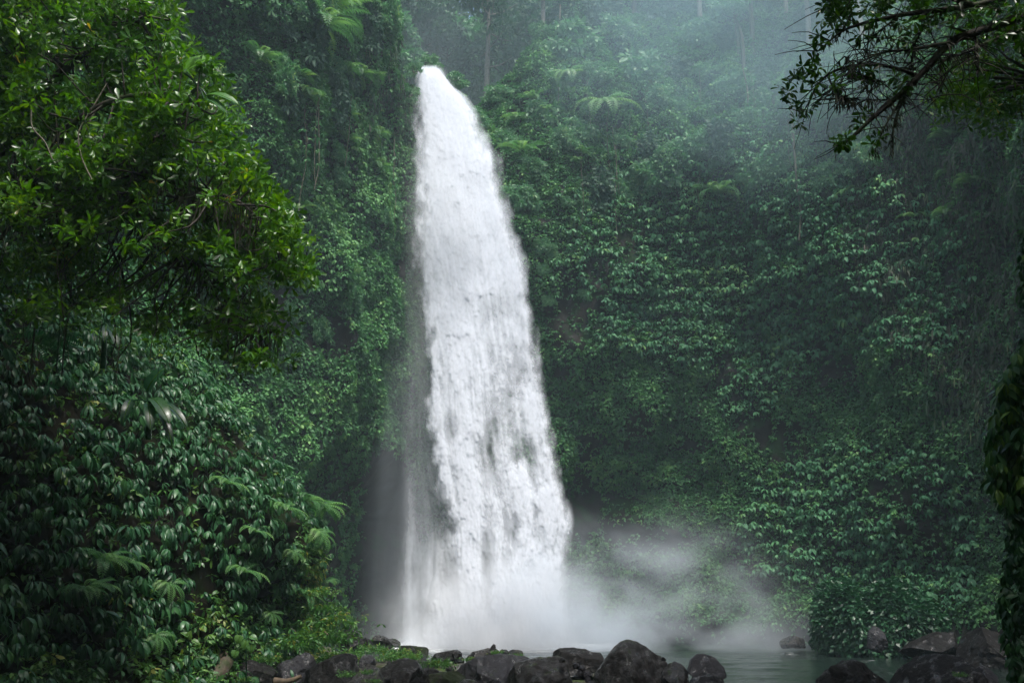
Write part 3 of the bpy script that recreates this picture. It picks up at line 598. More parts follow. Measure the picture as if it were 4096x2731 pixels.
for (px, py) in scatter_px(26, [(1150, 1600, 420, 900), (1000, 1500, 900, 1500), (2150, 2450, 760, 1250)], rg):
    add_shrub(px, py, int(rg.integers(4, 7)), rg.uniform(.45, .8), 'little tufted shrub low on the cliff close to the waterfall', 'tufted shrubs beside the waterfall')

def frond(rg, Ln, W, rise=.6, droop=2.0, n=18):
    t = np.linspace(0, 1, n); ang = rise - droop*t**1.2; ds = Ln/(n-1)
    y = np.concatenate([[0], np.cumsum(np.cos(ang[:-1])*ds)]); z = np.concatenate([[0], np.cumsum(np.sin(ang[:-1])*ds)])
    V, F = tube(np.stack([0*y, y, z], -1), np.linspace(.012, .003, n)*Ln/1.2, 3); Vs, Fs = [V], [F]; k = len(V)
    for i in range(1, n):
        w = W*math.sin(math.pi*min(1, (t[i]*.92+.12)))**.7; 
        for s in (-1, 1):
            tip = np.array([s*w*.95, y[i]+w*.45*math.cos(ang[i]), z[i]-w*.3]); b = np.array([0, y[i], z[i]]); h = ds*.42
            d = np.array([0, math.cos(ang[i]), math.sin(ang[i])])*h
            mid = b*.5+tip*.5+np.array([0, 0, w*.10])
            Vs.append(np.array([b-d, mid-d, tip, mid+d])); Fs.append(np.array([[0, 1, 2, 3]])+k); k += 4
    return np.concatenate(Vs), np.concatenate(Fs)
def fern_arrays(seed, nf, Ln, W, az=(-180, 180), rise=(.2, .9), droop=(1.3, 2.2)):
    r_ = np.random.default_rng(seed); t = Tm()
    for i in range(nf):
        a = math.radians(np.interp((i+.5+r_.uniform(-.3, .3))/nf, [0, 1], az)); V, F = frond(r_, Ln*r_.uniform(.7, 1.1), W, r_.uniform(*rise), r_.uniform(*droop))
        t.add(V, F, rot_z(-a), (0, 0, 0), .5+r_.uniform(-.3, .3))
    return t.done()
FERN = []
for i in range(6):
    V, F, T = fern_arrays(400+i, [7, 9, 6, 11, 8, 10][i], 1.0, .17, (-100, 100) if i < 4 else (-180, 180))
    FERN.append(mesh_np('fern', V, F, M['fern'], {'tint': np.clip(T, 0, 1)}, link=False))
def put_fern(loc, k, sc, out, label, group=None, tilt=0.0):
    o = FERN[k].copy(); COL.objects.link(o); o.location = tuple(loc); o.scale = (sc,)*3
    o.rotation_euler = (tilt, 0, math.atan2(out[1], out[0]) - math.pi/2)
    return tag(o, label, 'fern', group)
for px, py, k, s, lb in [(1290, 70, 3, 2.6, 'large pale fern jutting high above the left buttress'), (1250, 110, 1, 2.0, 'lower of two large ferns above the left buttress'),
        (1850, 230, 3, 2.3, 'bright upright fern at the right brink of the waterfall'), (1820, 270, 0, 1.7, 'smaller fern half under the bright fern at the brink'),
        (2380, 420, 2, 2.6, 'curtain fern with long hanging fronds on the right slope'), (2250, 300, 2, 2.0, 'hanging fern in the gap beside the grey trunk'),
        (2080, 600, 0, 1.7, 'arched fern right of the fall with fronds toward the water'), (2860, 770, 1, 1.9, 'pale fern standing on top of the broadleaf creeper bank')]:
    c, n, _ = cliff_at(px, py); put_fern(c+n*.35, k, s, n, lb, tilt=-.4 if k == 2 else 0)
for (px, py) in scatter_px(26, [(1150, 1600, 300, 900), (2050, 2500, 350, 800), (1000, 1450, 150, 600), (3300, 3900, 500, 900)], rg):
    c, n, _ = cliff_at(px, py); put_fern(c+n*.25, int(rg.integers(0, 4)), rg.uniform(.7, 1.3), n, 'small fern rooted in the steep green cliff', 'small ferns on the cliff')

# forest trees of the rim: seen through the notch and up the misty slope
def forest_tree(seed, h, w, mat, trunkmat, lean=.0):
    r_ = np.random.default_rng(seed); e = bpy.data.objects.new('forest_tree', None)
    tr = catmull([(0, 0, -1.5), (r_.uniform(-.2, .2), r_.uniform(-.2, .2), h*.35), (lean*h*.5, r_.uniform(-.3, .3), h*.7), (lean*h, 0, h)], 12)
    mb = MB(); mb.tube(tr, np.linspace(.03*h*.6+.05, .03, 12), 7)
    tk = mb.build('trunk', trunkmat, e, link=False)
    cs, lb = [], MB()
    for i in range(15):
        f = r_.uniform(.38, 1.0); b = tr[int(f*11)]; a = r_.uniform(0, 6.28); rr = w*.5*(1.15-f*.7)*r_.uniform(.4, 1)
        c = b + np.array([rr*math.cos(a), rr*math.sin(a), r_.uniform(0, .12)*h]); cs.append(c)
        lb.tube(catmull([b, (b+c)/2+[0, 0, -.15], c], 5), np.linspace(.05, .012, 5), 5)
    lm = lb.build('limb', trunkmat, e, link=False)
    V, F, T = clump_crown(r_, cs, [w*.17*r_.uniform(.7, 1.25) for _ in cs], [34]*len(cs), SHT, .6, (.7, 1.3))
    fo = mesh_np('crown', V, F, mat, {'tint': T}, e, link=False)
    return e, tk, lm, fo
FT = [forest_tree(500+i, [9, 11, 8, 10][i], [5, 5.5, 4.5, 6][i], M['dim'] if i % 2 else M['shrub'], M['pale_bark'] if i < 2 else M['bark'], [.05, -.04, .1, 0][i]) for i in range(4)]
def put_forest(k, loc, sc, rz, label, group=None):
    e = FT[k][0]; r = e.copy(); COL.objects.link(r); r.location = loc; r.scale = (sc,)*3; r.rotation_euler = (0, 0, rz); tag(r, label, 'tree', group)
    for ch in FT[k][1:]: c = ch.copy(); COL.objects.link(c); c.parent = r
for i, (px, Yt, k, s) in enumerate([(1440, 62, 1, 1.5), (1560, 64, 0, 1.25), (1620, 58, 2, 1.15), (1730, 66, 1, 1.5), (1790, 60, 3, 1.0), (1880, 63, 0, 1.4), (1500, 70, 3, 1.6), (1660, 72, 1, 1.7), (1820, 70, 3, 1.7), (1390, 56, 3, 1.1), (1630, 60, 3, 1.35), (1600, 67, 1, 1.9), (1950, 58, 1, 1.2), (2030, 66, 0, 1.5), (2090, 62, 3, 1.5), (2130, 66, 1, 1.7), (1985, 70, 3, 1.8), (1690, 76, 0, 1.8), (1560, 77, 3, 1.7)]):
    pt = P(px, 300, Yt); put_forest(k, (pt[0], Yt, 28.8), s, i*1.7, 'slender forest tree in the hazy gap above the waterfall', 'forest trees behind the waterfall brink')
for i, (px, py) in enumerate([(2120, 60), (2200, 20), (2330, -40), (2520, -30), (2680, 60), (2800, 120), (2900, 40), (3020, 150), (3120, 60), (3230, 180), (2960, 260), (3330, 60), (2760, -60), (3450, 150), (1250, -40), (1130, -30), (1400, -40)]):
    c, n, _ = cliff_at(px, py)
    put_forest(i % 4, (c[0], c[1], c[2]-.3), .75, i*2.1, 'hazy rim tree rooted on the upper cliff' if px > 2000 else 'leafy rim tree above the left buttress', 'rim trees on the upper right slope' if px > 2000 else 'rim trees above the left buttress')

# hanging vines
def vine(px, py0, py1, Yo, r, leaves, label, group=None, seed=0):
    r_ = np.random.default_rng(seed+int(px)); c, n, _ = cliff_at(px, py0); top = c + n*Yo
    zb = P(px, py1, top[1])[2]; k = 14; z = np.linspace(top[2], zb, k)
    pts = np.stack([top[0]+.12*fbm(np.stack([z*.5, 0*z+px, 0*z], -1), 2, 5), top[1]+.12*fbm(np.stack([z*.5, 0*z, 0*z+px], -1), 2, 6), z], -1)
    mb = MB(); mb.tube(pts, r, 5, .4); V, F, T = mb.arrays()
    o = mesh_np('hanging_vine', V, F, M['vine'], {'tint': T}); tag(o, label, 'vine', group)
    if leaves:
        n_ = int(leaves*(top[2]-zb)); f = r_.uniform(0, k-1.01, n_); i = f.astype(int); q = pts[i]+(pts[i+1]-pts[i])*(f-i)[:, None] + r_.normal(0, .1, (n_, 3))
        V, F, T = place(FINE_T, q, frames(norm(n+r_.normal(0, .5, (n_, 3))), r_), r_.uniform(.6, 1.2, n_), np.clip(r_.normal(.45, .15, n_), 0, 1), r_); mesh_np('foliage', V, F, M['shrub'], {'tint': T}, o)
vine(1678, 60, 262, .6, .03, 0, 'bare grey vine hanging before the gap, left one of the close pair'); vine(1697, 60, 262, .7, .03, 0, 'bare grey vine hanging before the gap, right one of the close pair')
vine(1752, 40, 258, .5, .025, 0, 'lone thin vine hanging in the middle of the gap above the brink')
vine(1893, 300, 500, 1.6, .02, 1, 'leafy vine dangling over the upper right rim of the fall'); vine(2215, 20, 330, .8, .05, 2, 'pale vine stem running down the slope beside the grey shrubs')
vine(3185, 380, 960, 1.2, .06, 3, 'long thick vine hanging straight down right of centre slope'); vine(2955, 40, 560, 1.0, .12, 16, 'leafy vine column hanging in the bluest mist, upper part'); vine(2990, 300, 830, 1.1, .05, 12, 'leafy vine tail under the column in the blue mist')
for (px, py) in scatter_px(22, [(2050, 2600, 300, 600), (2600, 3300, 300, 700), (1150, 1550, 350, 700)], rg):
    vine(px, py, py+rg.uniform(150, 420), rg.uniform(.3, 1.0), rg.uniform(.012, .025), 2, 'thin vine trailing down the leafy cliff', 'thin vines trailing down the cliff', int(py))
print('counts', n_big, n_small)

# ------------------------------------------------------------------ the leafy bank on the left
BP = [(-9.5, 33), (-7.2, 29.5), (-5.6, 26.5), (-4.75, 24), (-4.55, 22), (-4.85, 20), (-5.4, 17.5), (-6.3, 15), (-7.3, 12), (-8.1, 8), (-8.6, 2), (-9, -9)]
NB, MBK = 420, 130
_b = catmull(BP, 3000); _bd = np.concatenate([[0], np.cumsum(np.linalg.norm(np.diff(_b, axis=0), axis=1))])
_bs = np.linspace(0, _bd[-1], NB); bx = np.interp(_bs, _bd, _b[:, 0]); by = np.interp(_bs, _bd, _b[:, 1])
tx, ty = np.gradient(bx), np.gradient(by); tl = np.hypot(tx, ty); bnx, bny = -ty/tl, tx/tl
k15 = np.ones(41)/41; bnx = np.convolve(np.pad(bnx, 20, 'edge'), k15, 'valid'); bny = np.convolve(np.pad(bny, 20, 'edge'), k15, 'valid')
if (bnx*1.0).mean() < 0: bnx, bny = -bnx, -bny
bt = np.linspace(0, 1, MBK); BT = np.broadcast_to(bt, (NB, MBK)); BYs = by[:, None] + 0*BT
zt = np.where(bt < .8, -0.6 + bt/.8*8.8, 8.2 + (bt-.8)/.2*2.2)
BZ = zt[None, :] + 0*BT
end = smooth(17.5, 20.5, BYs)
off_e = .74*np.maximum(BZ-3.5, 0) + .35*np.maximum(BZ-6.2, 0)**1.6 - .95*smooth(1.1, 0, BZ) + .05*BZ
off_f = .38*np.maximum(BZ, 0) + .12*np.maximum(BZ-5, 0)**1.6 - .8*smooth(.9, 0, BZ)
boff = off_e*end + off_f*(1-end)
bq = np.stack([bx[:, None]+0*BT, BYs, BZ], -1)
boff = boff - .38*fbm(bq*.45, 3, 131) - .16*fbm(bq*1.4, 3, 137)
BVt = np.stack([bx[:, None]-bnx[:, None]*boff, by[:, None]-bny[:, None]*boff, BZ+.1*fbm(bq*.8, 2, 139)], -1)
bank = mesh_np('bank', BVt.reshape(-1, 3), grid_faces(NB, MBK), M['bankrock']); tag(bank, 'steep dark earth bank overgrown with broad leaves on the left', None, None, 'structure')
_u = np.gradient(BVt, axis=0); _v = np.gradient(BVt, axis=1); BN = norm(np.cross(_u, _v)); BN *= np.sign((BN[..., 0]*bnx[:, None]+BN[..., 1]*bny[:, None]).mean())
BAREA = np.linalg.norm(np.cross(_u, _v), axis=-1); BPX, BPY, BDEP = proj(BVt)
BVIS = (BPX > -200) & (BPX < 1500) & (BPY < 2850) & (BVt[..., 1] > 3)
BFACE = (BN*norm(np.array([0, 0, CAM_Z])-BVt)).sum(-1)
BNs = norm(BN*.6 + np.stack([bnx[:, None]+0*BT, bny[:, None]+0*BT, 0*BT], -1)*.8)
def bank_at(px, py):
    dd = np.hypot(BPX-px, BPY-py) + np.where(BVIS, 0, 1e5) + np.where(BFACE > -.2, 0, 400); c = np.argsort(dd.ravel())[:10]; c = c[np.argmin(BDEP.ravel()[c])]
    return BVt.reshape(-1, 3)[c], BNs.reshape(-1, 3)[c]
rg = np.random.default_rng(55)
EB = lambda *a: ell(*a, px=BPX, py=BPY)
bl = fbm(BVt*.8, 3, 151)
smallz = np.clip(EB(1220, 2400, 130, 330) + EB(1330, 2560, 120, 90) + EB(700, 2680, 700, 90) + EB(900, 2480, 260, 120)*.7 + EB(600, 1250, 420, 200)*.6, 0, 1)
tierB = .4 + 1.2*smooth(-.3, .8, np.sin(BVt[..., 2]*6.28/.42 + 2.5*fbm(BVt*.5, 2, 59)))
dB = 44*tierB*(1-.85*smallz)*(BVIS & (BFACE > -.3))*smooth(-.75, -.05, bl+.1)
p, nn, a, b_ = surf_scatter(BVt, BNs, BAREA, dB, rg)
RIB = ((0, .1), (.2, .6), (.45, 1.0), (.7, .85), (.9, .4), (1, .04))
tb = [whorl(rg, int(rg.integers(4, 8)), rg.uniform(.22, .34), rg.uniform(.07, .105), (-90, 90), (25, 75), 1.0, RIB, 3, .05, .12) for _ in range(14)]
V, F, T = place(tb, p+(.10+.24*rg.random(len(p)))[:, None]*nn+[0, 0, .04], frames(nn, rg, .25, tilt=.25), rg.uniform(.5, .98, len(p)), np.clip(.42+.25*bl[a, b_]+rg.normal(0, .15, len(p)), 0, .985), rg)
tag(mesh_np('broadleaf_undergrowth', V, F, M['bank'], {'tint': T}), 'glossy dark green drooping leaves covering the left bank', 'undergrowth', None, 'stuff')
dS = (110*smallz + 34)*(BVIS & (BFACE > -.35))*smooth(-.8, .1, fbm(BVt*1.7, 2, 157)+.3)
p, nn, a, b_ = surf_scatter(BVt, BNs, BAREA, dS, rg)
V, F, T = place([whorl(rg, int(rg.integers(4, 6)), .11, .042, (-130, 130), (0, 50), .5, ST4, 2, .02) for _ in range(8)], p+(.03+.2*rg.random(len(p))**2)[:, None]*nn, frames(nn, rg, .4, tilt=.4), rg.uniform(.6, 1.5, len(p)),
                np.clip(.48+.3*fbm(p*1.1, 2, 158)+.3*EB(1280, 2450, 150, 220)[a, b_]+rg.normal(0, .15, len(p)), 0, 1), rg)  # weed tint raised along the right bank edge, standing in for light there
tag(mesh_np('fine_undergrowth', V, F, M['weed'], {'tint': T}), 'fine light green weeds on the edge and foot of the left bank', 'undergrowth', None, 'stuff')

for px, py, k, s, lb in [(1225, 2045, 3, 1.0, 'bright fern bursting from the right shoulder of the left bank'), (1190, 2000, 1, .7, 'fern behind the bright one on the bank shoulder'),
        (1215, 2130, 2, .8, 'dull fern with fronds hanging below the bank shoulder'), (1075, 2045, 0, .6, 'fern arching between broad leaves left of the bank shoulder'), (862, 1935, 0, .6, 'fern spreading under pale leaves high on the bank'),
        (965, 2125, 0, .5, 'small yellow green fern in the middle of the bank'), (357, 2230, 1, .7, 'bright fern among dark leaves at the left of the bank'), (476, 2250, 0, .5, 'low fern just right of the bright left fern'),
        (268, 2350, 3, .65, 'yellowish fern in the dark lower left of the bank'), (351, 2335, 0, .45, 'small fern beside the yellowish one lower left'), (637, 2316, 2, .6, 'drooping fern in the dark hollow of the bank'),
        (934, 2280, 0, .65, 'fern with curved fronds above the weedy bank edge'), (1166, 2360, 1, .65, 'fern fanning over small weeds near the bank edge'), (1053, 2452, 2, .5, 'fern hanging low on the bank near the rocks'),
        (571, 2530, 2, .55, 'dark fern low on the bank toward its foot'), (1275, 2330, 3, .4, 'small fern jutting from the vertical bank edge'), (1120, 2200, 2, .5, 'grey green fern under the hanging shoulder fern')]:
    c, n = bank_at(px, py); put_fern(c+n*.34, k, s, n, lb, tilt=-.5 if k == 2 else -.1)

# ------------------------------------------------------------------ big leaved plants
BAN = ((0, .25), (.08, .7), (.25, 1), (.5, 1.0), (.75, .85), (.92, .5), (1, .06))
def blade_plant(name, base, leaves, label, cat, mat='banana', W=.22, st=BAN, stem_h=.6):
    """leaves: (start, tip, width scale, tint) in world coordinates; each leaf a part"""
    base = np.array(base); e = empty(name, tuple(base), label, cat)
    mb = MB(); mid = np.mean([l[0] for l in leaves], 0)
    mb.tube(catmull([base+[0, 0, -.3], (base+mid)/2, mid], 6), np.linspace(.22, .11, 6)*W if cat == 'banana plant' else .012, 6, .3)
    V, F, T = mb.arrays(); mesh_np('stem', V-base, F, M['banana'], {'tint': T}, e)
    for a, b, ws, tt in leaves:
        a, b = np.array(a), np.array(b); Ln = np.linalg.norm(b-a)*1.05; V, F = leaf(Ln, W*ws, .9, .3, st, 3, .1, rg)
        ch = V[-2]-V[1]; d0 = norm(ch); d1 = norm(b-a)
        view = norm(np.array([0, 0, CAM_Z])-a); 
        def fr(d, u): s = norm(np.cross(d, u)); return np.stack([s, d, np.cross(s, d)], -1)
        u1 = norm(view*.75+np.array([0, 0, .9])); R = fr(d1, u1)@fr(d0, np.array([0, 0, 1.])).T
        Vw = V@R.T + a; m1 = MB(); m1.add(Vw-base, F, tt); m1.tube(np.stack([mid, (a+mid)/2+[0, 0, .02], a])-base, .012, 4, .4)
        rbs = MB(); rbs.tube(Vw[1::3]-base+view*.006, np.linspace(.012, .004, len(Vw[1::3])), 4, .9)
        V2, F2, T2 = m1.arrays(); o = mesh_np('leaf', V2, F2, M[mat], {'tint': T2}, e)
        V2, F2, T2 = rbs.arrays(); mesh_np('midrib', V2, F2, M[mat], {'tint': T2}, o)
    return e
def pl(Y, *ls): return [(P(a, b, Y), P(c, d, Y+dy), w, t) for a, b, c, d, dy, w, t in ls]
blade_plant('banana_plant', P(730, 420, 12.0), pl(11.3, (738, 292, 850, 236, 0, 1.1, .98), (800, 330, 832, 300, .1, .5, .8), (826, 382, 952, 420, -.1, .55, .75), (815, 395, 905, 455, -.1, .5, .6)), 'banana plant with one big bright leaf above the left tree crown', 'banana plant')
blade_plant('banana_plant', P(600, 1680, 15.6), pl(15.2, (588, 1562, 656, 1474, 0, 1.0, .3), (606, 1592, 676, 1692, -.3, 1.0, .6), (592, 1612, 602, 1718, -.3, .75, .45), (655, 1612, 746, 1708, -.2, .6, .2), (520, 1602, 492, 1690, -.2, .7, .15), (640, 1650, 690, 1785, -.2, .55, .0)), 'banana plant with drooping torn leaves in the middle of the bank', 'banana plant')
blade_plant('banana_plant', P(420, 1400, 15.2), pl(15, (436, 1308, 470, 1392, -.2, .6, .4), (425, 1300, 418, 1370, -.2, .5, .35), (372, 1322, 378, 1366, -.2, .4, .2), (432, 1250, 440, 1195, 0, .45, .8)), 'small banana plant in the dark under the hanging roots', 'banana plant')
HEART = ((0, .55), (.15, 1.0), (.45, 1.0), (.75, .65), (1, .05))
blade_plant('taro_plant', P(235, 1400, 13.8), pl(13.5, (212, 1240, 196, 1278, -.1, 1.0, .7), (262, 1222, 268, 1250, -.1, .8, .6), (295, 1208, 312, 1238, -.1, .8, .6), (205, 1200, 232, 1222, -.1, .8, .4)), 'taro plant with round shiny leaves at far left', 'taro plant', W=.24, st=HEART)
blade_plant('leafy_seedling', P(760, 2640, 17.0), pl(16.9, (752, 2556, 764, 2520, 0, .55, .9), (740, 2560, 700, 2572, 0, .4, .8), (768, 2560, 800, 2580, 0, .4, .8), (756, 2545, 720, 2530, 0, .4, .7)), 'pale leaved seedling at the foot of the bank', 'plant', mat='weed', W=.22, st=HEART)
blade_plant('leafy_seedling', P(990, 2650, 18.2), pl(18, (960, 2540, 950, 2575, 0, .6, .75), (985, 2560, 975, 2600, 0, .55, .7), (1005, 2575, 1005, 2610, 0, .55, .65), (945, 2600, 935, 2632, 0, .55, .7), (1000, 2545, 1030, 2560, 0, .5, .6)), 'broad leaved climber trailing down right of the pale seedling', 'plant', mat='weed', W=.26, st=HEART)
V, F, T = fern_arrays(460, 5, 1.0, .26, (-70, 70), (.3, .7), (1.2, 1.8)); o = mesh_np('palm_seedling', V, F, M['banana'], {'tint': np.clip(T-.1, 0, 1)})
c = P(212, 1335, 14); o.location = tuple(c); o.scale = (.75,)*3; o.rotation_euler = (-.3, 0, .5); tag(o, 'young palm with comb like fronds below the taro leaves', 'palm')

# ------------------------------------------------------------------ the tree overhanging from the left
TLF = [whorl(rg, int(rg.integers(5, 8)), .17, .062, (-170, 170), (-25, 40), .45, OBO, 3, .02, .15, .2) for _ in range(8)]
def in_poly(x, y, poly):
    n = len(poly); r = False; j = n-1
    for i in range(n):
        xi, yi = poly[i]; xj, yj = poly[j]
        if (yi > y) != (yj > y) and x < (xj-xi)*(y-yi)/(yj-yi)+xi: r = not r
        j = i
    return r
tree = empty('overhanging_tree', (-8.6, 14.5, 1.0), 'tree leaning in from the left with bright glossy leaves and hanging roots', 'tree')
tb0 = np.array([-8.6, 14.5, 1.0])
def limbs_build(tree, base, limbs, mat, trunk, trad):
    mb = MB(); mb.tube(catmull(trunk, 14)-base, np.linspace(*trad, 14), 9); mb.build('trunk', mat, tree)
    allp = [catmull(trunk, 14)]
    for pts, r0, r1 in limbs:
        c = catmull(pts, 20); c = c + .06*fbm(c*1.3, 2, 5)[..., None]*np.array([1, 1, 1]); mb = MB(); mb.tube(c-base, np.linspace(r0, r1, 20), 7); mb.build('branch', mat, tree); allp.append(c)
    return np.concatenate(allp)
tlimbs = [([(-8.3, 13.6, 7), P(150, 700, 12.6), P(420, 620, 12.2), P(720, 520, 11.8)], 0.09, .02), ([(-8.3, 13.6, 7), P(200, 350, 12.6), P(420, 180, 12.4), P(600, 60, 12)], .11, .02),
          ([(-8.4, 13.8, 5.5), P(160, 800, 12.8), P(500, 760, 12.4), P(860, 840, 12.2), P(1120, 1040, 12)], .036, .01), ([P(500, 760, 12.4), P(760, 1020, 12.6), P(950, 1240, 12.4), P(1080, 1320, 12.2)], .03, .008),
          ([P(420, 620, 12.2), P(640, 720, 11.9), P(860, 760, 11.7), P(1010, 860, 11.6)], .06, .012), ([P(150, 700, 12.6), P(300, 480, 11.6), P(560, 380, 11.4), P(780, 440, 11.3)], .06, .012),
          ([(-8.3, 13.6, 7), (-7, 9, 9.5), (-5, 5, 10.5), (-2.5, 2, 11)], .12, .03), ([(-8.3, 13.6, 7), (-8.5, 8, 9), (-7.5, 3, 9.5), (-6, -2, 10)], .12, .03)]
skel = limbs_build(tree, tb0, tlimbs, M['bark'], [(-8.7, 14.6, 0), (-8.5, 14.2, 3), (-8.3, 13.6, 7), P(60, 250, 13), P(150, -100, 12.8)], (.30, .10))
crown_poly = [(-60, -150), (560, -150), (640, 40), (700, 130), (760, 220), (850, 330), (905, 480), (930, 600), (985, 690), (1105, 760), (1150, 900), (1190, 1010), (1240, 1125), (1165, 1110), (1080, 1050), (1040, 1130), (960, 1180), (880, 1120), (800, 1020), (600, 1000), (350, 980), (150, 900), (-60, 860)]
cs = []
while len(cs) < 360:
    x, y = rg.uniform(-60, 1240), rg.uniform(-150, 1270)
    if in_poly(x, y, crown_poly):
        e_ = smooth(0, 900, x+.35*(y))          # right rim stands nearer the light
        cs.append(P(x, y, rg.uniform(11.2, 13.4)))
for x, y in [(1215, 1118), (1180, 1060), (1150, 1090), (1090, 1310), (1090, 800), (1120, 860), (930, 620), (640, 60), (690, 150), (1130, 1010), (1060, 940), (830, 330), (870, 420), (980, 700), (1190, 1100), (1080, 1440)]:
    cs.append(P(x, y, rg.uniform(11.6, 12.2)))
for _ in range(60):
    x = rg.uniform(20, 1080); cs.append(P(x, np.interp(x, [0, 400, 800, 1100], [900, 1000, 1080, 1230]) + rg.uniform(0, 1)**1.5*330, rg.uniform(11.8, 13.6)))
cs = np.array(cs)
tw_ = MB()
for c in cs:
    dd = np.linalg.norm(skel-c, axis=1); s_ = skel[np.argmin(dd + .4*rg.random(len(skel)))]; m_ = (s_+c)/2 + np.array([0, 0, -.08]) + rg.normal(0, .08, 3)
    tw_.tube(catmull([s_, m_, c], 6)-tb0, np.linspace(.018, .006, 6), 4)
tag(tw_.build('twigs', M['bark'], tree), kind='stuff')
V, F, T = clump_crown(rg, cs, rg.uniform(.18, .42, len(cs)), rg.integers(7, 17, len(cs)), TLF, .9, (.48, .95), .5, .8, .1)
mesh_np('foliage', V-tb0, F, M['tree'], {'tint': T}, tree)
vs_ = skel[(proj(skel)[0] < 1200) & (proj(skel)[1] > 500)]; ii = rg.integers(0, len(vs_), 380); mp_ = vs_[ii] + rg.normal(0, .16, (380, 3))*[1, 1, .5]
tm0 = []
for _ in range(6):
    t = Tm()
    for _i in range(4): Vl, Fl = leaf(rg.uniform(.2, .6), .016, .15, .1, ST3, 2); t.add(Vl, Fl, rot_z(rg.uniform(-.15, .15)), (rg.uniform(-.06, .06), 0, rg.uniform(-.05, .05)), rg.uniform(-.1, .1))
    tm0.append(t.done())
V, F, T = place(tm0, mp_, frames(norm(np.tile([[0, 0, -1.]], (380, 1))+rg.normal(0, .10, (380, 3))), rg, .5, up=(0, 1, 0)), rg.uniform(.6, 1.2, 380), rg.uniform(0, .12, 380), rg); mesh_np('moss', V-tb0, F, M['strap'], {'tint': T}, tree)
# unseen leaf clumps added above the camera only to shade what lies below
shade_clumps = np.stack([rg.uniform(-15, 0.5, 560), rg.uniform(-10, 16, 560), 0*np.arange(560.)], -1); shade_clumps = shade_clumps[~((shade_clumps[:, 0] > -6.1) & (shade_clumps[:, 1] > 6))]; nc_ = len(shade_clumps); shade_clumps[:, 2] = np.maximum(9.3, 3.6+shade_clumps[:, 1]*.76) + rg.uniform(0, 2.5, nc_)
V, F, T = clump_crown(rg, shade_clumps, np.full(nc_, .8), np.full(nc_, 30), TLF, .9, (1.6, 2.6), .45, .6, .1); mesh_np('foliage', V-tb0, F, M['tree'], {'tint': T}, tree)
for i in range(80):
    x = rg.uniform(40, 1090); y0 = np.interp(x, [0, 300, 700, 1100], [640, 850, 1000, 1180]) + rg.normal(0, 70); y1 = y0 + rg.uniform(120, 520)*np.interp(x, [0, 400, 800, 1100], [1.5, 1.3, .9, .5])
    Yr = rg.uniform(11.8, 13.6); a = P(x, y0, Yr); b = P(x+rg.normal(0, 35), min(y1, 1620), Yr+rg.normal(0, .15)); k = 9; tt = np.linspace(0, 1, k)[:, None]
    pts = a+(b-a)*tt + np.stack([.14*fbm(np.stack([tt[:, 0]*3+i, 0*tt[:, 0], 0*tt[:, 0]], -1), 2, 3), .14*fbm(np.stack([tt[:, 0]*3, 0*tt[:, 0]+i, 0*tt[:, 0]], -1), 2, 4), 0*tt[:, 0]], -1)
    mb = MB(); r0 = rg.choice([.006, .009, .014, .02, .028], p=[.38, .32, .2, .07, .03]); mb.tube(pts-tb0, np.linspace(r0, r0*.35, k), 5); mb.build('hanging_root', M['root'], tree)
for pts, r, lb in [([(428, 335), (372, 430), (322, 510), (314, 560), (330, 640), (368, 720)], .010, 'pale bare vine arching through the left tree crown'), ([(125, 440), (130, 510), (180, 570), (210, 640)], .010, 'short pale vine curling at the far left of the crown')]:
    c = catmull([P(x, y, 11.0) for x, y in pts], 24); V, F = tube(c, r, 5); tag(mesh_np('bare_vine', V, F, M['vine']), lb, 'vine')

# ------------------------------------------------------------------ the tree reaching in from the right
rb0 = np.array([6.9, 10.2, 0.2])
rt = empty('overhanging_tree', tuple(rb0), 'dark mossy tree reaching in from the right with bare forked branches', 'tree')
Yr = 10.0
def pr(pts, Y=Yr): return [P(x, y, Y+dy) for x, y, dy in [(q + (0,))[:3] for q in pts]]
rl = [(pr([(4260, 20), (4096, 65), (3910, 125), (3797, 173), (3672, 309), (3577, 399), (3487, 476), (3398, 559), (3357, 571)]), 0.0638, 0.0090),
      (pr([(3660, 309), (3499, 256), (3350, 280), (3279, 333), (3243, 405), (3208, 464)]), 0.0225, 0.0045), (pr([(3624, 360), (3589, 476), (3571, 607)]), 0.0195, 0.0060), (pr([(3642, 330), (3547, 506), (3499, 607)]), 0.0135, 0.0037),
      (pr([(3571, 399), (3450, 398), (3362, 405)]), 0.0090, 0.0037), (pr([(3392, 398), (3327, 350)]), 0.0060, 0.0030), (pr([(3797, 173), (3650, 200), (3520, 215), (3420, 262)], 9.8), 0.0225, 0.0060), (pr([(4150, -60), (3900, 20), (3600, 60), (3400, 110), (3280, 200)], 9.9), 0.0450, 0.0060),
      (pr([(4200, 90), (4000, 150), (3850, 215), (3790, 230)], 10.2), 0.0300, 0.0075), (pr([(3900, 20), (3700, -40), (3450, -60), (3330, 20)], 9.8), 0.0375, 0.0060), (pr([(3600, 60), (3480, 170), (3490, 260), (3470, 350)], 10.1), 0.0120, 0.0030), (pr([(3700, 100), (3640, 220), (3630, 300)], 10.1), 0.0150, 0.0045),
      (pr([(4260, 20), (4300, -300), (4000, -700), (3300, -1100)], 8), 0.0675, 0.0225), (pr([(3752, 190), (3755, 300), (3742, 410)], 10.0), 0.0090, 0.0030), (pr([(3905, 128), (3912, 200), (3915, 280)], 10.0), 0.0165, 0.0075), (pr([(3530, 330), (3440, 290), (3380, 225)], 10), 0.0090, 0.0030)]
rs = limbs_build(rt, rb0, rl, M['bark'], [(6.95, 10.3, 0), (6.7, 10.2, 3), P(4330, 700, 10.1), P(4290, 200, 10), P(4270, -250, 10)], (.28, .12))
tw_ = MB(); vis_ = rs[(proj(rs)[0] < 4150)]
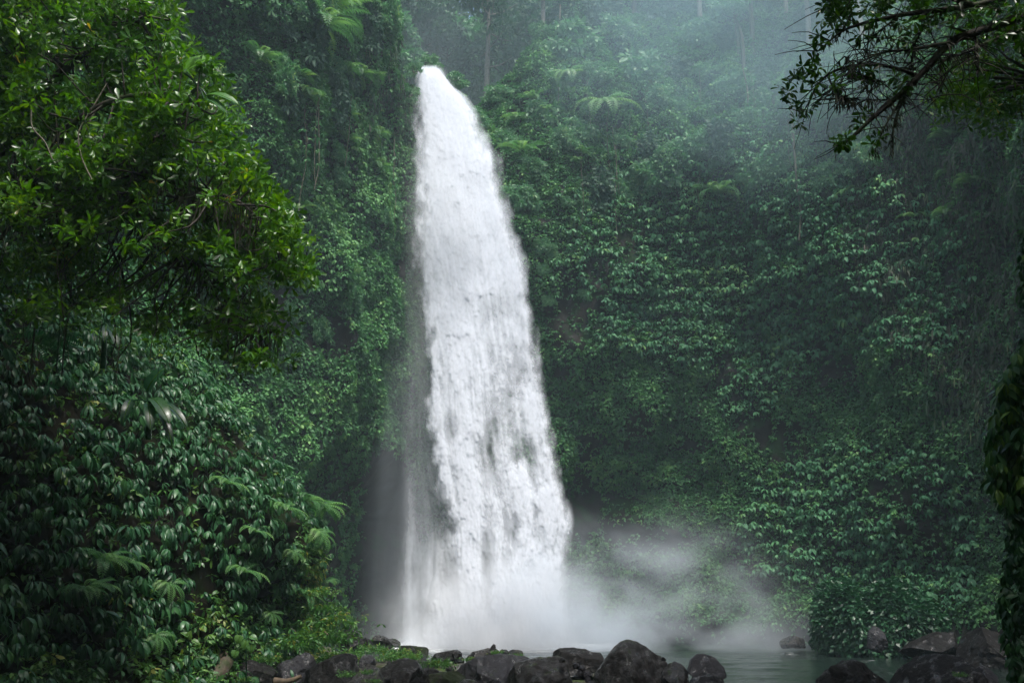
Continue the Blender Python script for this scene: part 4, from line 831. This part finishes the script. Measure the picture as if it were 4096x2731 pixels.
for i in range(420):
    s_ = vis_[rg.integers(0, len(vis_))]; px_, py_, _ = proj(s_); 
    if py_ > 400 and rg.random() < .75: continue
    d = norm(rg.normal(0, 1, 3)*np.array([1, .5, .8]) + np.array([-.6, 0, -.25])); ln = rg.uniform(.12, .55); e_ = s_+d*ln+np.array([0, 0, -.15*ln])
    tw_.tube(catmull([s_, s_+d*ln*.5+rg.normal(0, .03, 3), e_], 5)-rb0, np.linspace(.008, .003, 5), 4)
tag(tw_.build('twigs', M['bark'], rt), kind='stuff')
ctr = [(3300, 40), (3290, 80), (3270, 130), (3250, 180), (3268, 215), (3255, 250), (3200, 285), (3215, 310), (3180, 300), (3150, 345), (3165, 380), (3160, 430), (3190, 400), (3225, 440), (3205, 480), (3190, 510), (3357, 560), (3345, 585), (3420, 500), (3460, 485), (3320, 10), (3340, 120), (3400, 60), (3500, 40), (3560, 130), (3420, 280), (3560, 150), (3640, 190),
       (3330, 345), (3250, 330), (3300, 290), (3660, 20), (3760, 60), (3860, 20), (3480, 300), (3600, 350), (3700, 90), (3580, 330), (3508, 575), (3440, 160), (3900, 150), (3840, 90), (3980, 110), (3990, 30), (4060, 60), (3720, -20), (3590, -20)]
cc = np.array([P(x, y, Yr+rg.normal(0, .25)) for x, y in ctr])
for _ in range(70):
    x = rg.uniform(3330, 4120); y = rg.uniform(-60, 170)*np.interp(x, [3330, 3700, 4120], [.5, .6, 1.0]); cc = np.vstack([cc, P(x, y, Yr+rg.normal(.2, .4))])
V, F, T = clump_crown(rg, cc, rg.uniform(.07, .13, len(cc)), rg.integers(1, 5, len(cc)), TLF, .3, (.5, .8), .25, 1., .1); mesh_np('foliage', V-rb0, F, M['tree'], {'tint': T}, rt)
# moss tufts hanging under the branches
ii = rg.integers(0, len(vis_), 420); mp_ = vis_[ii] + rg.normal(0, .03, (420, 3)); down = norm(np.tile([[0, 0, -1.]], (420, 1))+rg.normal(0, .25, (420, 3)))
tm_ = []
for _ in range(5):
    t = Tm()
    for _i in range(4): Vl, Fl = leaf(rg.uniform(.05, .14), .012, .2, .1, ST3, 2); t.add(Vl, Fl, rot_z(rg.uniform(-.4, .4)), (rg.uniform(-.02, .02), 0, 0), rg.uniform(-.2, .2))
    tm_.append(t.done())
V, F, T = place(tm_, mp_, frames(down, rg, .5, up=(0, 1, 0)), rg.uniform(.6, 1.3, 420), rg.uniform(0, .35, 420), rg); mesh_np('moss', V-rb0, F, M['strap'], {'tint': T}, rt)
shade_clumps = np.stack([rg.uniform(-1.5, 15, 640), rg.uniform(-10, 18, 640), 0*np.arange(640.)], -1); shade_clumps = shade_clumps[(shade_clumps[:, 0] > .5) & ((shade_clumps[:, 1] < 14) | (shade_clumps[:, 0] > 7))]; nc_ = len(shade_clumps); shade_clumps[:, 2] = np.maximum(9.3, 3.6+shade_clumps[:, 1]*.76) + rg.uniform(0, 2.5, nc_)  # more out-of-view clumps, added overhead to shade foreground and right side
V, F, T = clump_crown(rg, shade_clumps, np.full(nc_, .8), np.full(nc_, 30), TLF, .9, (1.6, 2.6), .4, .6, .1); mesh_np('foliage', V-rb0, F, M['tree'], {'tint': T}, rt)
# green bush behind the branch, upper right
gb = P(3960, 380, 14.5); bush = empty('bush', tuple(gb), 'yellow green bush behind the dark branches at the upper right', 'bush')
cs = [P(x, y, 14.5+rg.normal(0, .35)) for x, y in [(3800, 330), (3850, 280), (3900, 240), (3960, 330), (3880, 380), (3780, 420), (3950, 440), (4020, 300), (4060, 400), (4080, 250), (4000, 200), (3990, 480), (4090, 480), (4060, 130), (3920, 420), (3860, 430)]]
V, F, T = clump_crown(rg, cs, [.42]*len(cs), [26]*len(cs), TLF, .8, (.5, .9), .6); mesh_np('foliage', V-gb, F, M['tree'], {'tint': T}, bush)
mb = MB(); 
for c in cs: mb.tube(catmull([gb+[1.2, 0, .2], (gb+c)/2+[.3, 0, .2], c], 6)-gb, np.linspace(.04, .01, 6), 4)
mb.build('stem', M['bark'], bush)
# leafy creeper column at the right edge
vb = np.array([5.1, 9.4, -.2]); col = empty('creeper_clad_trunk', tuple(vb), 'dark trunk wrapped in hanging leaves at the right edge', 'tree')
ln_ = [P(4290, 2800, 9.4), P(4250, 2300, 9.4), P(4290, 1700, 9.4), P(4270, 1200, 9.5), P(4330, 500, 9.6)]
mb = MB(); mb.tube(catmull(ln_, 16)-vb, np.linspace(.22, .15, 16), 9); mb.build('trunk', M['bark'], col)
def edge_x(y): return np.interp(y, [850, 950, 1100, 1300, 1450, 1600, 1750, 1900, 2050, 2200, 2400, 2550, 2731], [4090, 4060, 4050, 4085, 4010, 3960, 3935, 3925, 4010, 4000, 3975, 3990, 4030])
pts, tin, scl = [], [], []
for i in range(1300):
    y = rg.uniform(880, 2800); x = edge_x(y) + 25 + abs(rg.normal(0, 110)); big_ = 1350 < y < 2000
    pts.append(P(x, y, 9.4+rg.normal(0, .18))); tin.append(rg.normal(.78 if big_ else .5, .15)); scl.append(rg.uniform(.8, 1.3)*(.72 if big_ else .45))
HG = [whorl(rg, int(rg.integers(3, 6)), .2, .075, (-70, 70), (35, 85), .6, RIB, 3, .02, .1) for _ in range(6)]
pts = np.array(pts); V, F, T = place(HG, pts, frames(np.tile([[-.6, -.8, 0]], (len(pts), 1))+rg.normal(0, .4, (len(pts), 3))*[1, 1, .3], rg, .3), np.array(scl), np.clip(tin, 0, .97), rg); mesh_np('foliage', V-vb, F, M['bank'], {'tint': T}, col)

# ------------------------------------------------------------------ boulders
M['wetrock'] = rock_mat('wet_black_rock', (0.004, 0.0037, 0.0037), (0.014, 0.013, 0.013), moss=.0, wet=.8, scale=4.5, r0=.07, r1=.6, bump=.8, spec=1.0)
M['brownrock'] = rock_mat('brown_rock', (0.005, 0.0046, 0.0043), (0.015, 0.013, 0.012), moss=.16, wet=.45, scale=5.0, r0=.09, r1=.7, bump=.9, spec=.9)
M['mossrock'] = rock_mat('mossy_rock', (0.006, 0.005, 0.004), (0.018, 0.016, 0.013), moss=.75, wet=.3, scale=2.2, r0=.35, r1=.75, bump=.9, mosscol=(0.010, 0.017, 0.004))
M['greyrock'] = rock_mat('grey_wet_rock', (0.010, 0.010, 0.012), (0.036, 0.036, 0.041), moss=.0, wet=.8, scale=5.0, r0=.08, r1=.55, bump=.8, spec=1.0)
def rock(px_out, D, dep, mat, label, seed=0, cuts=5, rough=.05, group=None, name='boulder', pw=.5, planes=()):
    pts = np.array([P(x, y, D) for x, y in px_out]); X, Zc = pts[:, 0], pts[:, 2]
    c = np.array([(X.min()+X.max())/2, D, Zc.min()*.6+Zc.max()*.4]); n = 150
    th = np.linspace(0, 2*np.pi, n, endpoint=False); r = np.zeros(n); m_ = len(X)
    for i, t in enumerate(th):
        d = np.array([math.cos(t), math.sin(t)]); best = 0
        for j in range(m_):
            a = np.array([X[j]-c[0], Zc[j]-c[2]]); b = np.array([X[(j+1) % m_]-c[0], Zc[(j+1) % m_]-c[2]]); e = b-a; den = d[0]*e[1]-d[1]*e[0]
            if abs(den) < 1e-9: continue
            s = (a[0]*e[1]-a[1]*e[0])/den; u = (a[0]*d[1]-a[1]*d[0])/den
            if s > 0 and -1e-6 <= u <= 1+1e-6: best = max(best, s)
        r[i] = best
    k3 = np.array([.2, .6, .2]); r = np.convolve(np.concatenate([r[-1:], r, r[:1]]), k3, 'valid')
    ph = np.linspace(-np.pi/2, np.pi/2, 64); R_ = np.random.default_rng(900+seed)
    s = np.cos(ph)**pw; y = np.sin(ph)*dep
    V = np.stack([r[:, None]*np.cos(th)[:, None]*s[None], 0*th[:, None]+y[None], r[:, None]*np.sin(th)[:, None]*s[None]], -1)
    size = max(r.max(), dep)
    pls = [norm(np.array(q_[:3], float)).tolist()+[q_[3]] for q_ in planes]
    for i in range(cuts+4):
        q_ = norm(np.array([R_.normal(0, .8), -abs(R_.normal(.7, .35)), R_.normal(.35, .6)])); pls.append([*q_, R_.uniform(.55, .84)])
    for a, b, d_, f in pls:
        nv = np.array([a, b, d_]); h = V@nv; lim = h.max()*f; ex = np.maximum(h-lim, 0); V = V - nv*(ex*.985)[..., None]
    q_ = V/size*2.2 + seed*3.7; dirn = norm(V+1e-6)
    disp = rough*size*(fbm(q_, 4, 400+seed) + .5*(.35-np.abs(fbm(q_*1.9, 3, 430+seed))) + .22*fbm(q_*6, 3, 460+seed))
    V = V + dirn*disp[..., None]
    o = mesh_np(name, V.reshape(-1, 3), grid_faces(n, 64, True), M[mat]); o.data.set_sharp_from_angle(angle=math.radians(32)); o.location = tuple(c); return tag(o, label, 'rock', group)
def blob(x0, x1, y0, y1, seed=0, flat=.35):
    r_ = np.random.default_rng(seed); w, h = (x1-x0)/2, (y1-y0); cx = (x0+x1)/2; o = []
    for t in np.linspace(0, math.pi, 9): o.append((cx + w*math.cos(t)*(1+r_.uniform(-.08, .04)), y1 - h*(abs(math.sin(t))**.75)*(1+r_.uniform(-.14, .0)) - (h*.12 if 0 < t < 3.1 else 0)*0))
    o += [(x0+w*.15, y1+h*flat), (x1-w*.15, y1+h*flat)]; return o
# far bank and mid pool
rock([(3290, 2590), (3300, 2450), (3330, 2350), (3400, 2320), (3460, 2345), (3470, 2460), (3475, 2600), (3400, 2640)], 38.0, 2.2, 'mossrock', 'tall mossy block overhanging the far water edge, left of two', 1, 4)
rock([(3475, 2600), (3480, 2440), (3520, 2370), (3600, 2340), (3680, 2370), (3730, 2480), (3740, 2590), (3600, 2650)], 36.5, 2.2, 'mossrock', 'tall mossy block overhanging the far water edge, right of two', 2, 4)
rock([(3470, 2590), (3480, 2520), (3505, 2490), (3535, 2530), (3550, 2585), (3510, 2610)], 34.2, .4, 'greyrock', 'grey bare rock standing in water below the mossy blocks', 3, 3)
rock([(3605, 2610), (3660, 2570), (3760, 2525), (3830, 2530), (3850, 2610), (3720, 2650)], 33.0, 1.0, 'wetrock', 'sloping dark slab entering the water at the far right', 4, 3)
rock(blob(3120, 3230, 2540, 2578, 5), 40, .6, 'brownrock', 'low rock at the misty far water edge', 5)
rock(blob(3850, 4080, 2500, 2640, 6), 31, 1.2, 'wetrock', 'broad dark rock in the shade under the right edge creeper', 6)
for o in [x for x in COL.objects if x.get('label', '').startswith('tall mossy block')]:
    V = np.array([f.center[:] for f in o.data.polygons]); Nn = norm(V*[1, .6, 1]); ar = np.array([f.area for f in o.data.polygons])
    w = ar*np.clip(Nn[:, 2]*.7+.6-Nn[:, 1]*.4, 0, 1)*(V[:, 2] > -.7)*(V[:, 1] < 1.0)
    i_ = rg.choice(len(V), 7000, p=w/w.sum()); q = V[i_]+Nn[i_]*rg.uniform(.0, .22, (7000, 1))+rg.normal(0, .04, (7000, 3)); Vq, Fq, Tq = place(ts, q, frames(norm(Nn[i_]+[0, -.3, 0]), rg, .4, tilt=.3), rg.uniform(.6, 1.5, 7000), np.clip(rg.normal(.15, .14, 7000), 0, .5), rg)
    mesh_np('foliage', Vq, Fq, M['bank'], {'tint': Tq}, o)
# misty rocks left of the fall
rock([(1330, 2580), (1372, 2530), (1388, 2506), (1402, 2508), (1425, 2526), (1452, 2548), (1478, 2585), (1400, 2610)], 29.5, .8, 'wetrock', 'tallest misty rock beside the bank left of the fall', 7, 5)
rock([(1422, 2590), (1440, 2562), (1462, 2552), (1490, 2560), (1502, 2590), (1460, 2605)], 27.5, .35, 'wetrock', 'craggy rock between two misty boulders near the bank', 8, 4)
rock([(1482, 2590), (1490, 2548), (1500, 2540), (1525, 2542), (1550, 2556), (1582, 2588), (1530, 2606)], 28.5, .6, 'brownrock', 'rounded misty boulder at the pool edge left of the fall', 9, 4)
rock(blob(1535, 1600, 2551, 2578, 10), 32, .5, 'brownrock', 'faint flat rock awash in the mist beyond the rounded boulder', 10)
rock(blob(1453, 1470, 2547, 2563, 11, .1), 27.3, .08, 'wetrock', 'small black stone perched on the craggy rock', 11, 2, name='stone')
rock([(1590, 2605), (1600, 2583), (1640, 2580), (1705, 2588), (1716, 2598), (1715, 2625), (1600, 2632)], 26.0, .5, 'mossrock', 'flat moss topped block by the water', 12, 3)
rock([(1618, 2612), (1632, 2586), (1642, 2579), (1655, 2588), (1664, 2615), (1640, 2625)], 25.4, .25, 'wetrock', 'pointed dark stone leaning on the moss topped block', 13, 3)
rock([(1712, 2640), (1740, 2612), (1790, 2604), (1830, 2596), (1848, 2612), (1850, 2645), (1780, 2655)], 24.5, .45, 'wetrock', 'low black rock with a raised right end by the water', 14, 4)
rock([(1872, 2628), (1885, 2606), (1920, 2600), (1950, 2592), (1985, 2594), (2002, 2606), (2000, 2632), (1930, 2645)], 24.2, .4, 'brownrock', 'layered brown rock carrying the small black perched stone', 15, 4)
rock([(1958, 2594), (1966, 2582), (1974, 2574), (1982, 2578), (1983, 2590), (1978, 2598)], 24.0, .09, 'wetrock', 'small upright black stone perched on the layered brown rock', 16, 1, name='stone')
rock(blob(1997, 2036, 2594, 2612, 17), 24.2, .2, 'greyrock', 'smaller of two rounded stones right of the layered rock', 17, 2, name='stone')
rock(blob(2028, 2095, 2594, 2622, 18), 23.8, .3, 'brownrock', 'larger of two rounded stones right of the layered rock', 18, 3)
rock(blob(1804, 1838, 2600, 2638, 19), 23.0, .2, 'wetrock', 'upright stone between the black rock and the layered rock', 19, 3, name='stone')
rock(blob(1864, 1900, 2616, 2640, 20), 23.2, .2, 'wetrock', 'round dark stone under the left end of the layered rock', 20, 3, name='stone')
rock(blob(1790, 1815, 2625, 2642, 21), 22.8, .12, 'wetrock', 'tiny dark stone left of the upright stone', 21, 2, name='stone')
rock(blob(1832, 1858, 2624, 2644, 22), 22.8, .12, 'greyrock', 'tiny grey stone right of the upright stone', 22, 2, name='stone')
rock(blob(1670, 1705, 2611, 2632, 23), 24, .2, 'greyrock', 'rounded grey stone among plants below the moss topped block', 23, 2, name='stone')
rock([(2208, 2640), (2212, 2606), (2240, 2592), (2290, 2588), (2345, 2592), (2375, 2608), (2412, 2614), (2412, 2660), (2360, 2700), (2240, 2690)], 22.6, .8, 'wetrock', 'long black boulder behind the flat topped one', 24, 5)
# front row
rock([(1800, 2700), (1830, 2660), (1900, 2632), (2000, 2620), (2110, 2628), (2130, 2650), (2080, 2700), (1960, 2760), (1820, 2740)], 21.2, 1.0, 'greyrock', 'wide wet slab shining pale grey in front of the pool', 25, 2, .07, planes=((.05, -.6, .8, .45),))
rock([(2010, 2760), (2030, 2690), (2065, 2650), (2130, 2630), (2230, 2622), (2290, 2640), (2320, 2690), (2335, 2800), (2160, 2830)], 20.2, .9, 'brownrock', 'large flat topped boulder speckled with wet patches', 26, 3, .04, planes=((0, -.5, .85, .55),))
rock(blob(2236, 2260, 2628, 2646, 27, .1), 19.9, .06, 'wetrock', 'small black stone resting on the flat topped boulder', 27, 1, name='stone')
rock([(2368, 2740), (2380, 2690), (2420, 2640), (2460, 2590), (2490, 2562), (2515, 2557), (2545, 2568), (2600, 2600), (2650, 2624), (2672, 2640), (2685, 2700), (2690, 2830), (2500, 2860), (2380, 2840)], 20.0, .95, 'brownrock', 'big peaked boulder, highest of the foreground rocks', 28, 2, .035, planes=((-.45, -.8, .35, .62), (.62, -.55, .5, .66)))
rock(blob(2645, 2665, 2624, 2640, 29, .1), 19.75, .05, 'wetrock', 'small stone sitting on the right shoulder of the peaked boulder', 29, 1, name='stone')
rock([(2640, 2760), (2652, 2690), (2680, 2645), (2706, 2632), (2740, 2655), (2760, 2690), (2758, 2800), (2690, 2840)], 19.5, .5, 'brownrock', 'rough wedge of rock leaning on the right of the peaked boulder', 30, 4)
rock([(2750, 2690), (2765, 2640), (2790, 2617), (2820, 2614), (2860, 2632), (2890, 2665), (2900, 2705), (2820, 2740)], 20.6, .55, 'greyrock', 'smooth grey boulder at the water right of the peaked one', 31, 2, .03)
rock([(2745, 2760), (2775, 2705), (2815, 2678), (2850, 2690), (2900, 2712), (2920, 2760), (2850, 2830)], 19.2, .4, 'wetrock', 'jagged wet rock in front of the smooth grey boulder', 32, 6, .08)
rock([(3275, 2790), (3285, 2720), (3330, 2680), (3390, 2645), (3430, 2640), (3470, 2655), (3520, 2700), (3580, 2735), (3600, 2830), (3400, 2860)], 19.6, .9, 'wetrock', 'black boulder with shining wet patches at lower right', 33, 5, .07)
rock([(3580, 2800), (3600, 2720), (3640, 2670), (3690, 2650), (3710, 2615), (3750, 2612), (3830, 2625), (3880, 2680), (3920, 2740), (3930, 2850), (3700, 2880)], 18.8, 1.0, 'wetrock', 'largest dark boulder at lower right with a streaked face', 34, 5, .06)
rock(blob(3885, 3985, 2655, 2740, 35), 20.5, .4, 'greyrock', 'dim grey rock between the lower right boulder and the creeper', 35, 3)
rock([(930, 2690), (950, 2655), (1010, 2640), (1060, 2660), (1100, 2690), (1095, 2740), (960, 2740)], 19.2, .7, 'wetrock', 'flat dark slab beside the mossy log', 36, 3, planes=((0, -.4, .9, .5),))
rock([(1065, 2710), (1090, 2672), (1130, 2645), (1180, 2622), (1215, 2608), (1240, 2622), (1262, 2660), (1265, 2710), (1160, 2735)], 19.8, .6, 'greyrock', 'faceted wet boulder shining below the leafy bank', 37, 4, .06, planes=((-.6, -.6, .5, .5), (.7, -.6, .2, .5)))
rock([(1185, 2760), (1200, 2690), (1270, 2650), (1340, 2620), (1395, 2608), (1425, 2614), (1432, 2680), (1435, 2780), (1290, 2830)], 19.3, .8, 'wetrock', 'big black angular block at the foot of the bank', 38, 4, .04)
rock([(1345, 2760), (1360, 2700), (1410, 2668), (1470, 2650), (1510, 2670), (1540, 2720), (1545, 2790), (1430, 2820)], 18.9, .6, 'brownrock', 'smooth brown boulder dotted with seedlings', 39, 3, .03, planes=((-.3, -.5, .8, .6),))
rock([(1485, 2700), (1500, 2660), (1545, 2642), (1600, 2636), (1650, 2640), (1690, 2680), (1725, 2740), (1730, 2830), (1560, 2850)], 19.4, .9, 'wetrock', 'broad wet boulder with ridged shining face, left of centre', 40, 4, .06, planes=((.1, -.75, .6, .55),))
rock(blob(1438, 1500, 2617, 2655, 41), 21.5, .4, 'greyrock', 'pale grey stone among green plants behind the brown boulder', 41, 2)
rock([(1630, 2680), (1650, 2645), (1690, 2632), (1716, 2640), (1718, 2680), (1680, 2700)], 20.9, .4, 'greyrock', 'pale ledge tucked behind the broad wet boulder', 42, 3)
rock([(1680, 2750), (1700, 2700), (1760, 2690), (1830, 2680), (1868, 2705), (1872, 2770), (1780, 2800)], 19.0, .5, 'mossrock', 'brown moss flecked boulder between wet slab and wet boulder', 43, 3, .04)
rock(blob(1702, 1756, 2670, 2694, 44), 19.9, .25, 'wetrock', 'low dark stone by the green tuft', 44, 2, name='stone')
rock(blob(1828, 1922, 2714, 2760, 45), 18.7, .4, 'brownrock', 'rounded stone cut by the bottom edge under the wet slab', 45, 2)
rock(blob(1962, 2012, 2717, 2750, 46), 18.8, .25, 'greyrock', 'small pale stone between wet slab and flat topped boulder', 46, 2, name='stone')
rock(blob(2340, 2390, 2716, 2760, 47), 19.0, .2, 'greyrock', 'round grey stone at the base of the peaked boulder', 47, 2, name='stone')
for i, (x, y, w) in enumerate([(2305, 2660, 14), (2326, 2672, 16), (2345, 2695, 18), (2318, 2690, 12), (2352, 2716, 12)]):
    rock(blob(x-w, x+w, y-w*1.1, y+w*.5, 48+i), 20.3-.05*i, w*.0045, 'greyrock', 'wet pebble wedged between the flat topped and peaked boulders', 48+i, 1, group='wet pebbles between two boulders', name='pebble')
for i in range(26):
    x = rg.uniform(1300, 2380); y = rg.uniform(2622, 2735); w = rg.uniform(9, 24); D = float(G(x, y, .25)[1]); rock(blob(x-w, x+w, y-w, y+w*.5, 60+i), min(D, 27), w*.005, ['wetrock', 'greyrock', 'brownrock'][i % 3], 'small rounded stone lying among the foreground boulders', 60+i, 1, group='small stones among the boulders', name='stone')

# ------------------------------------------------------------------ log, driftwood, low plants
c = catmull([P(800, 2800, 18.3), P(850, 2725, 18.4), P(885, 2680, 18.6), P(905, 2645, 18.8)], 14); V, F = tube(c, np.linspace(.19, .13, 14)*(1+.15*fbm(c*3, 2, 3)), 12)
lg = empty('mossy_log', tuple(c[5]), 'mossy old log leaning up from the bottom edge, broken at its tip', 'log'); o0 = np.array(c[5]); V = V + .03*fbm(V*5, 3, 6)[:, None]; mesh_np('trunk', V-o0, F, M['log'], None, lg)
r_ = np.random.default_rng(5); mb = MB()
for i in range(7):
    a = c[-1]+r_.normal(0, .06, 3); mb.tube(catmull([a-[0, 0, .1], a+[r_.normal(0, .03), 0, .06], a+[r_.normal(0, .05), 0, r_.uniform(.1, .22)]], 4)-o0, np.linspace(.05, .012, 4), 5)
mb.build('broken_end', M['log'], lg)
for pts, D, r, lb in [([(1095, 2722), (1140, 2724), (1175, 2716), (1205, 2702)], 18.2, (.06, .03), 'forked brown driftwood stick lying between rocks at bottom left'), ([(1292, 2520), (1312, 2538)], 20.6, (.03, .02), 'pale broken stick caught in the bank weeds')]:
    c = catmull([P(x, y, D) for x, y in pts], 12); V, F = tube(c, np.linspace(*r, 12)*(1+.2*fbm(c*6, 2, 3)), 8); tag(mesh_np('driftwood', V, F, M['drift']), lb, 'driftwood')
PLT = []
for i in range(4):
    r_ = np.random.default_rng(800+i); pp = np.stack([r_.normal(0, .34, 90), r_.normal(0, .22, 90), np.abs(r_.normal(.10, .07, 90))], -1)
    V, F, T = place([whorl(r_, int(r_.integers(4, 6)), .13, .045, (-150, 150), (0, 40), .6, ST4, 2, .03) for _ in range(5)], pp, frames(norm(pp*[1, 1, .4]+np.array([0, -.3, .35])+r_.normal(0, .2, pp.shape)), r_, .4), r_.uniform(.6, 1.3, 90), np.clip(r_.normal(.62, .18, 90), 0, .97), r_)
    e = bpy.data.objects.new('low_plant', None); fo = mesh_np('foliage', V, F, M['weed'], {'tint': T}, e, link=False); mb = MB()
    for q in pp[:14]: mb.tube(np.stack([q*[.5, .5, 0]+[0, 0, -.1], q*.8, q]), .006, 4)
    PLT.append((e, fo, mb.build('stem', M['vine'], e, link=False)))
for i, (x, y, D, s, lb) in enumerate([(1295, 2440, 21.6, 1.3, 'light weed clump on the bank edge, uppermost of the edge clumps'), (1325, 2500, 21.4, 1.5, 'light weed clump on the bank edge beside the tallest misty rock'), (1350, 2560, 21.4, 1.4, 'light weed clump on the bank edge, lowest and farthest right'), (1255, 2560, 20.8, 1.5, 'light weed clump at the bank foot above the faceted wet boulder'), (1180, 2590, 20.4, 1.4, 'light weed clump at the bank foot left of the faceted boulder'), (1270, 2380, 21.6, 1.0, 'light weed clump high on the vertical bank edge'), (1400, 2620, 24, 1.3, 'light green plant spilling from the bank onto the rocks'), (1480, 2598, 26, 1.0, 'star leaved plant in front of the craggy misty rock'), (1545, 2608, 25.5, 1.1, 'low plant between rounded boulder and moss topped block'),
        (1600, 2625, 24, 1.2, 'widest low plant patch left of the moss topped block'), (1560, 2632, 23, 1.0, 'low plant behind the broad wet boulder'), (1660, 2634, 23.4, .8, 'low plant under the moss topped block'), (1755, 2660, 20.6, 1.1, 'bright round tuft left of the wet slab'),
        (1450, 2640, 21.8, .7, 'low plant at the pale grey stone'), (1385, 2660, 20, .7, 'small plant on the right end of the black angular block'), (1990, 2613, 23.6, .5, 'yellow green tuft on the layered brown rock'), (2070, 2626, 23, .6, 'small green tuft below the two rounded stones'), (1880, 2640, 22.2, .5, 'small tuft at the upper left of the wet slab'),
        (1385, 2700, 18.6, .55, 'plant growing on the left of the smooth brown boulder'), (1470, 2690, 18.3, .4, 'seedlings on top of the smooth brown boulder'), (1500, 2725, 18.2, .4, 'seedlings on the right side of the smooth brown boulder'), (980, 2722, 18.4, .5, 'plant in front of the flat dark slab'), (3840, 2700, 17.7, .4, 'seedling on the largest lower right boulder'), (1340, 2640, 21, 1.2, 'plant patch between bank and black block'), (1040, 2640, 19.6, .9, 'leafy plant hanging over the flat dark slab')]):
    e, fo, st = PLT[i % 4]; r = e.copy(); COL.objects.link(r); q = P(x, y, D); r.location = tuple(q); r.scale = (s*(.62 if i < 6 else .52),)*3; r.rotation_euler = (0, 0, i*1.3 % .8); tag(r, lb, 'plant')
    for ch in (fo, st): c2 = ch.copy(); COL.objects.link(c2); c2.parent = r
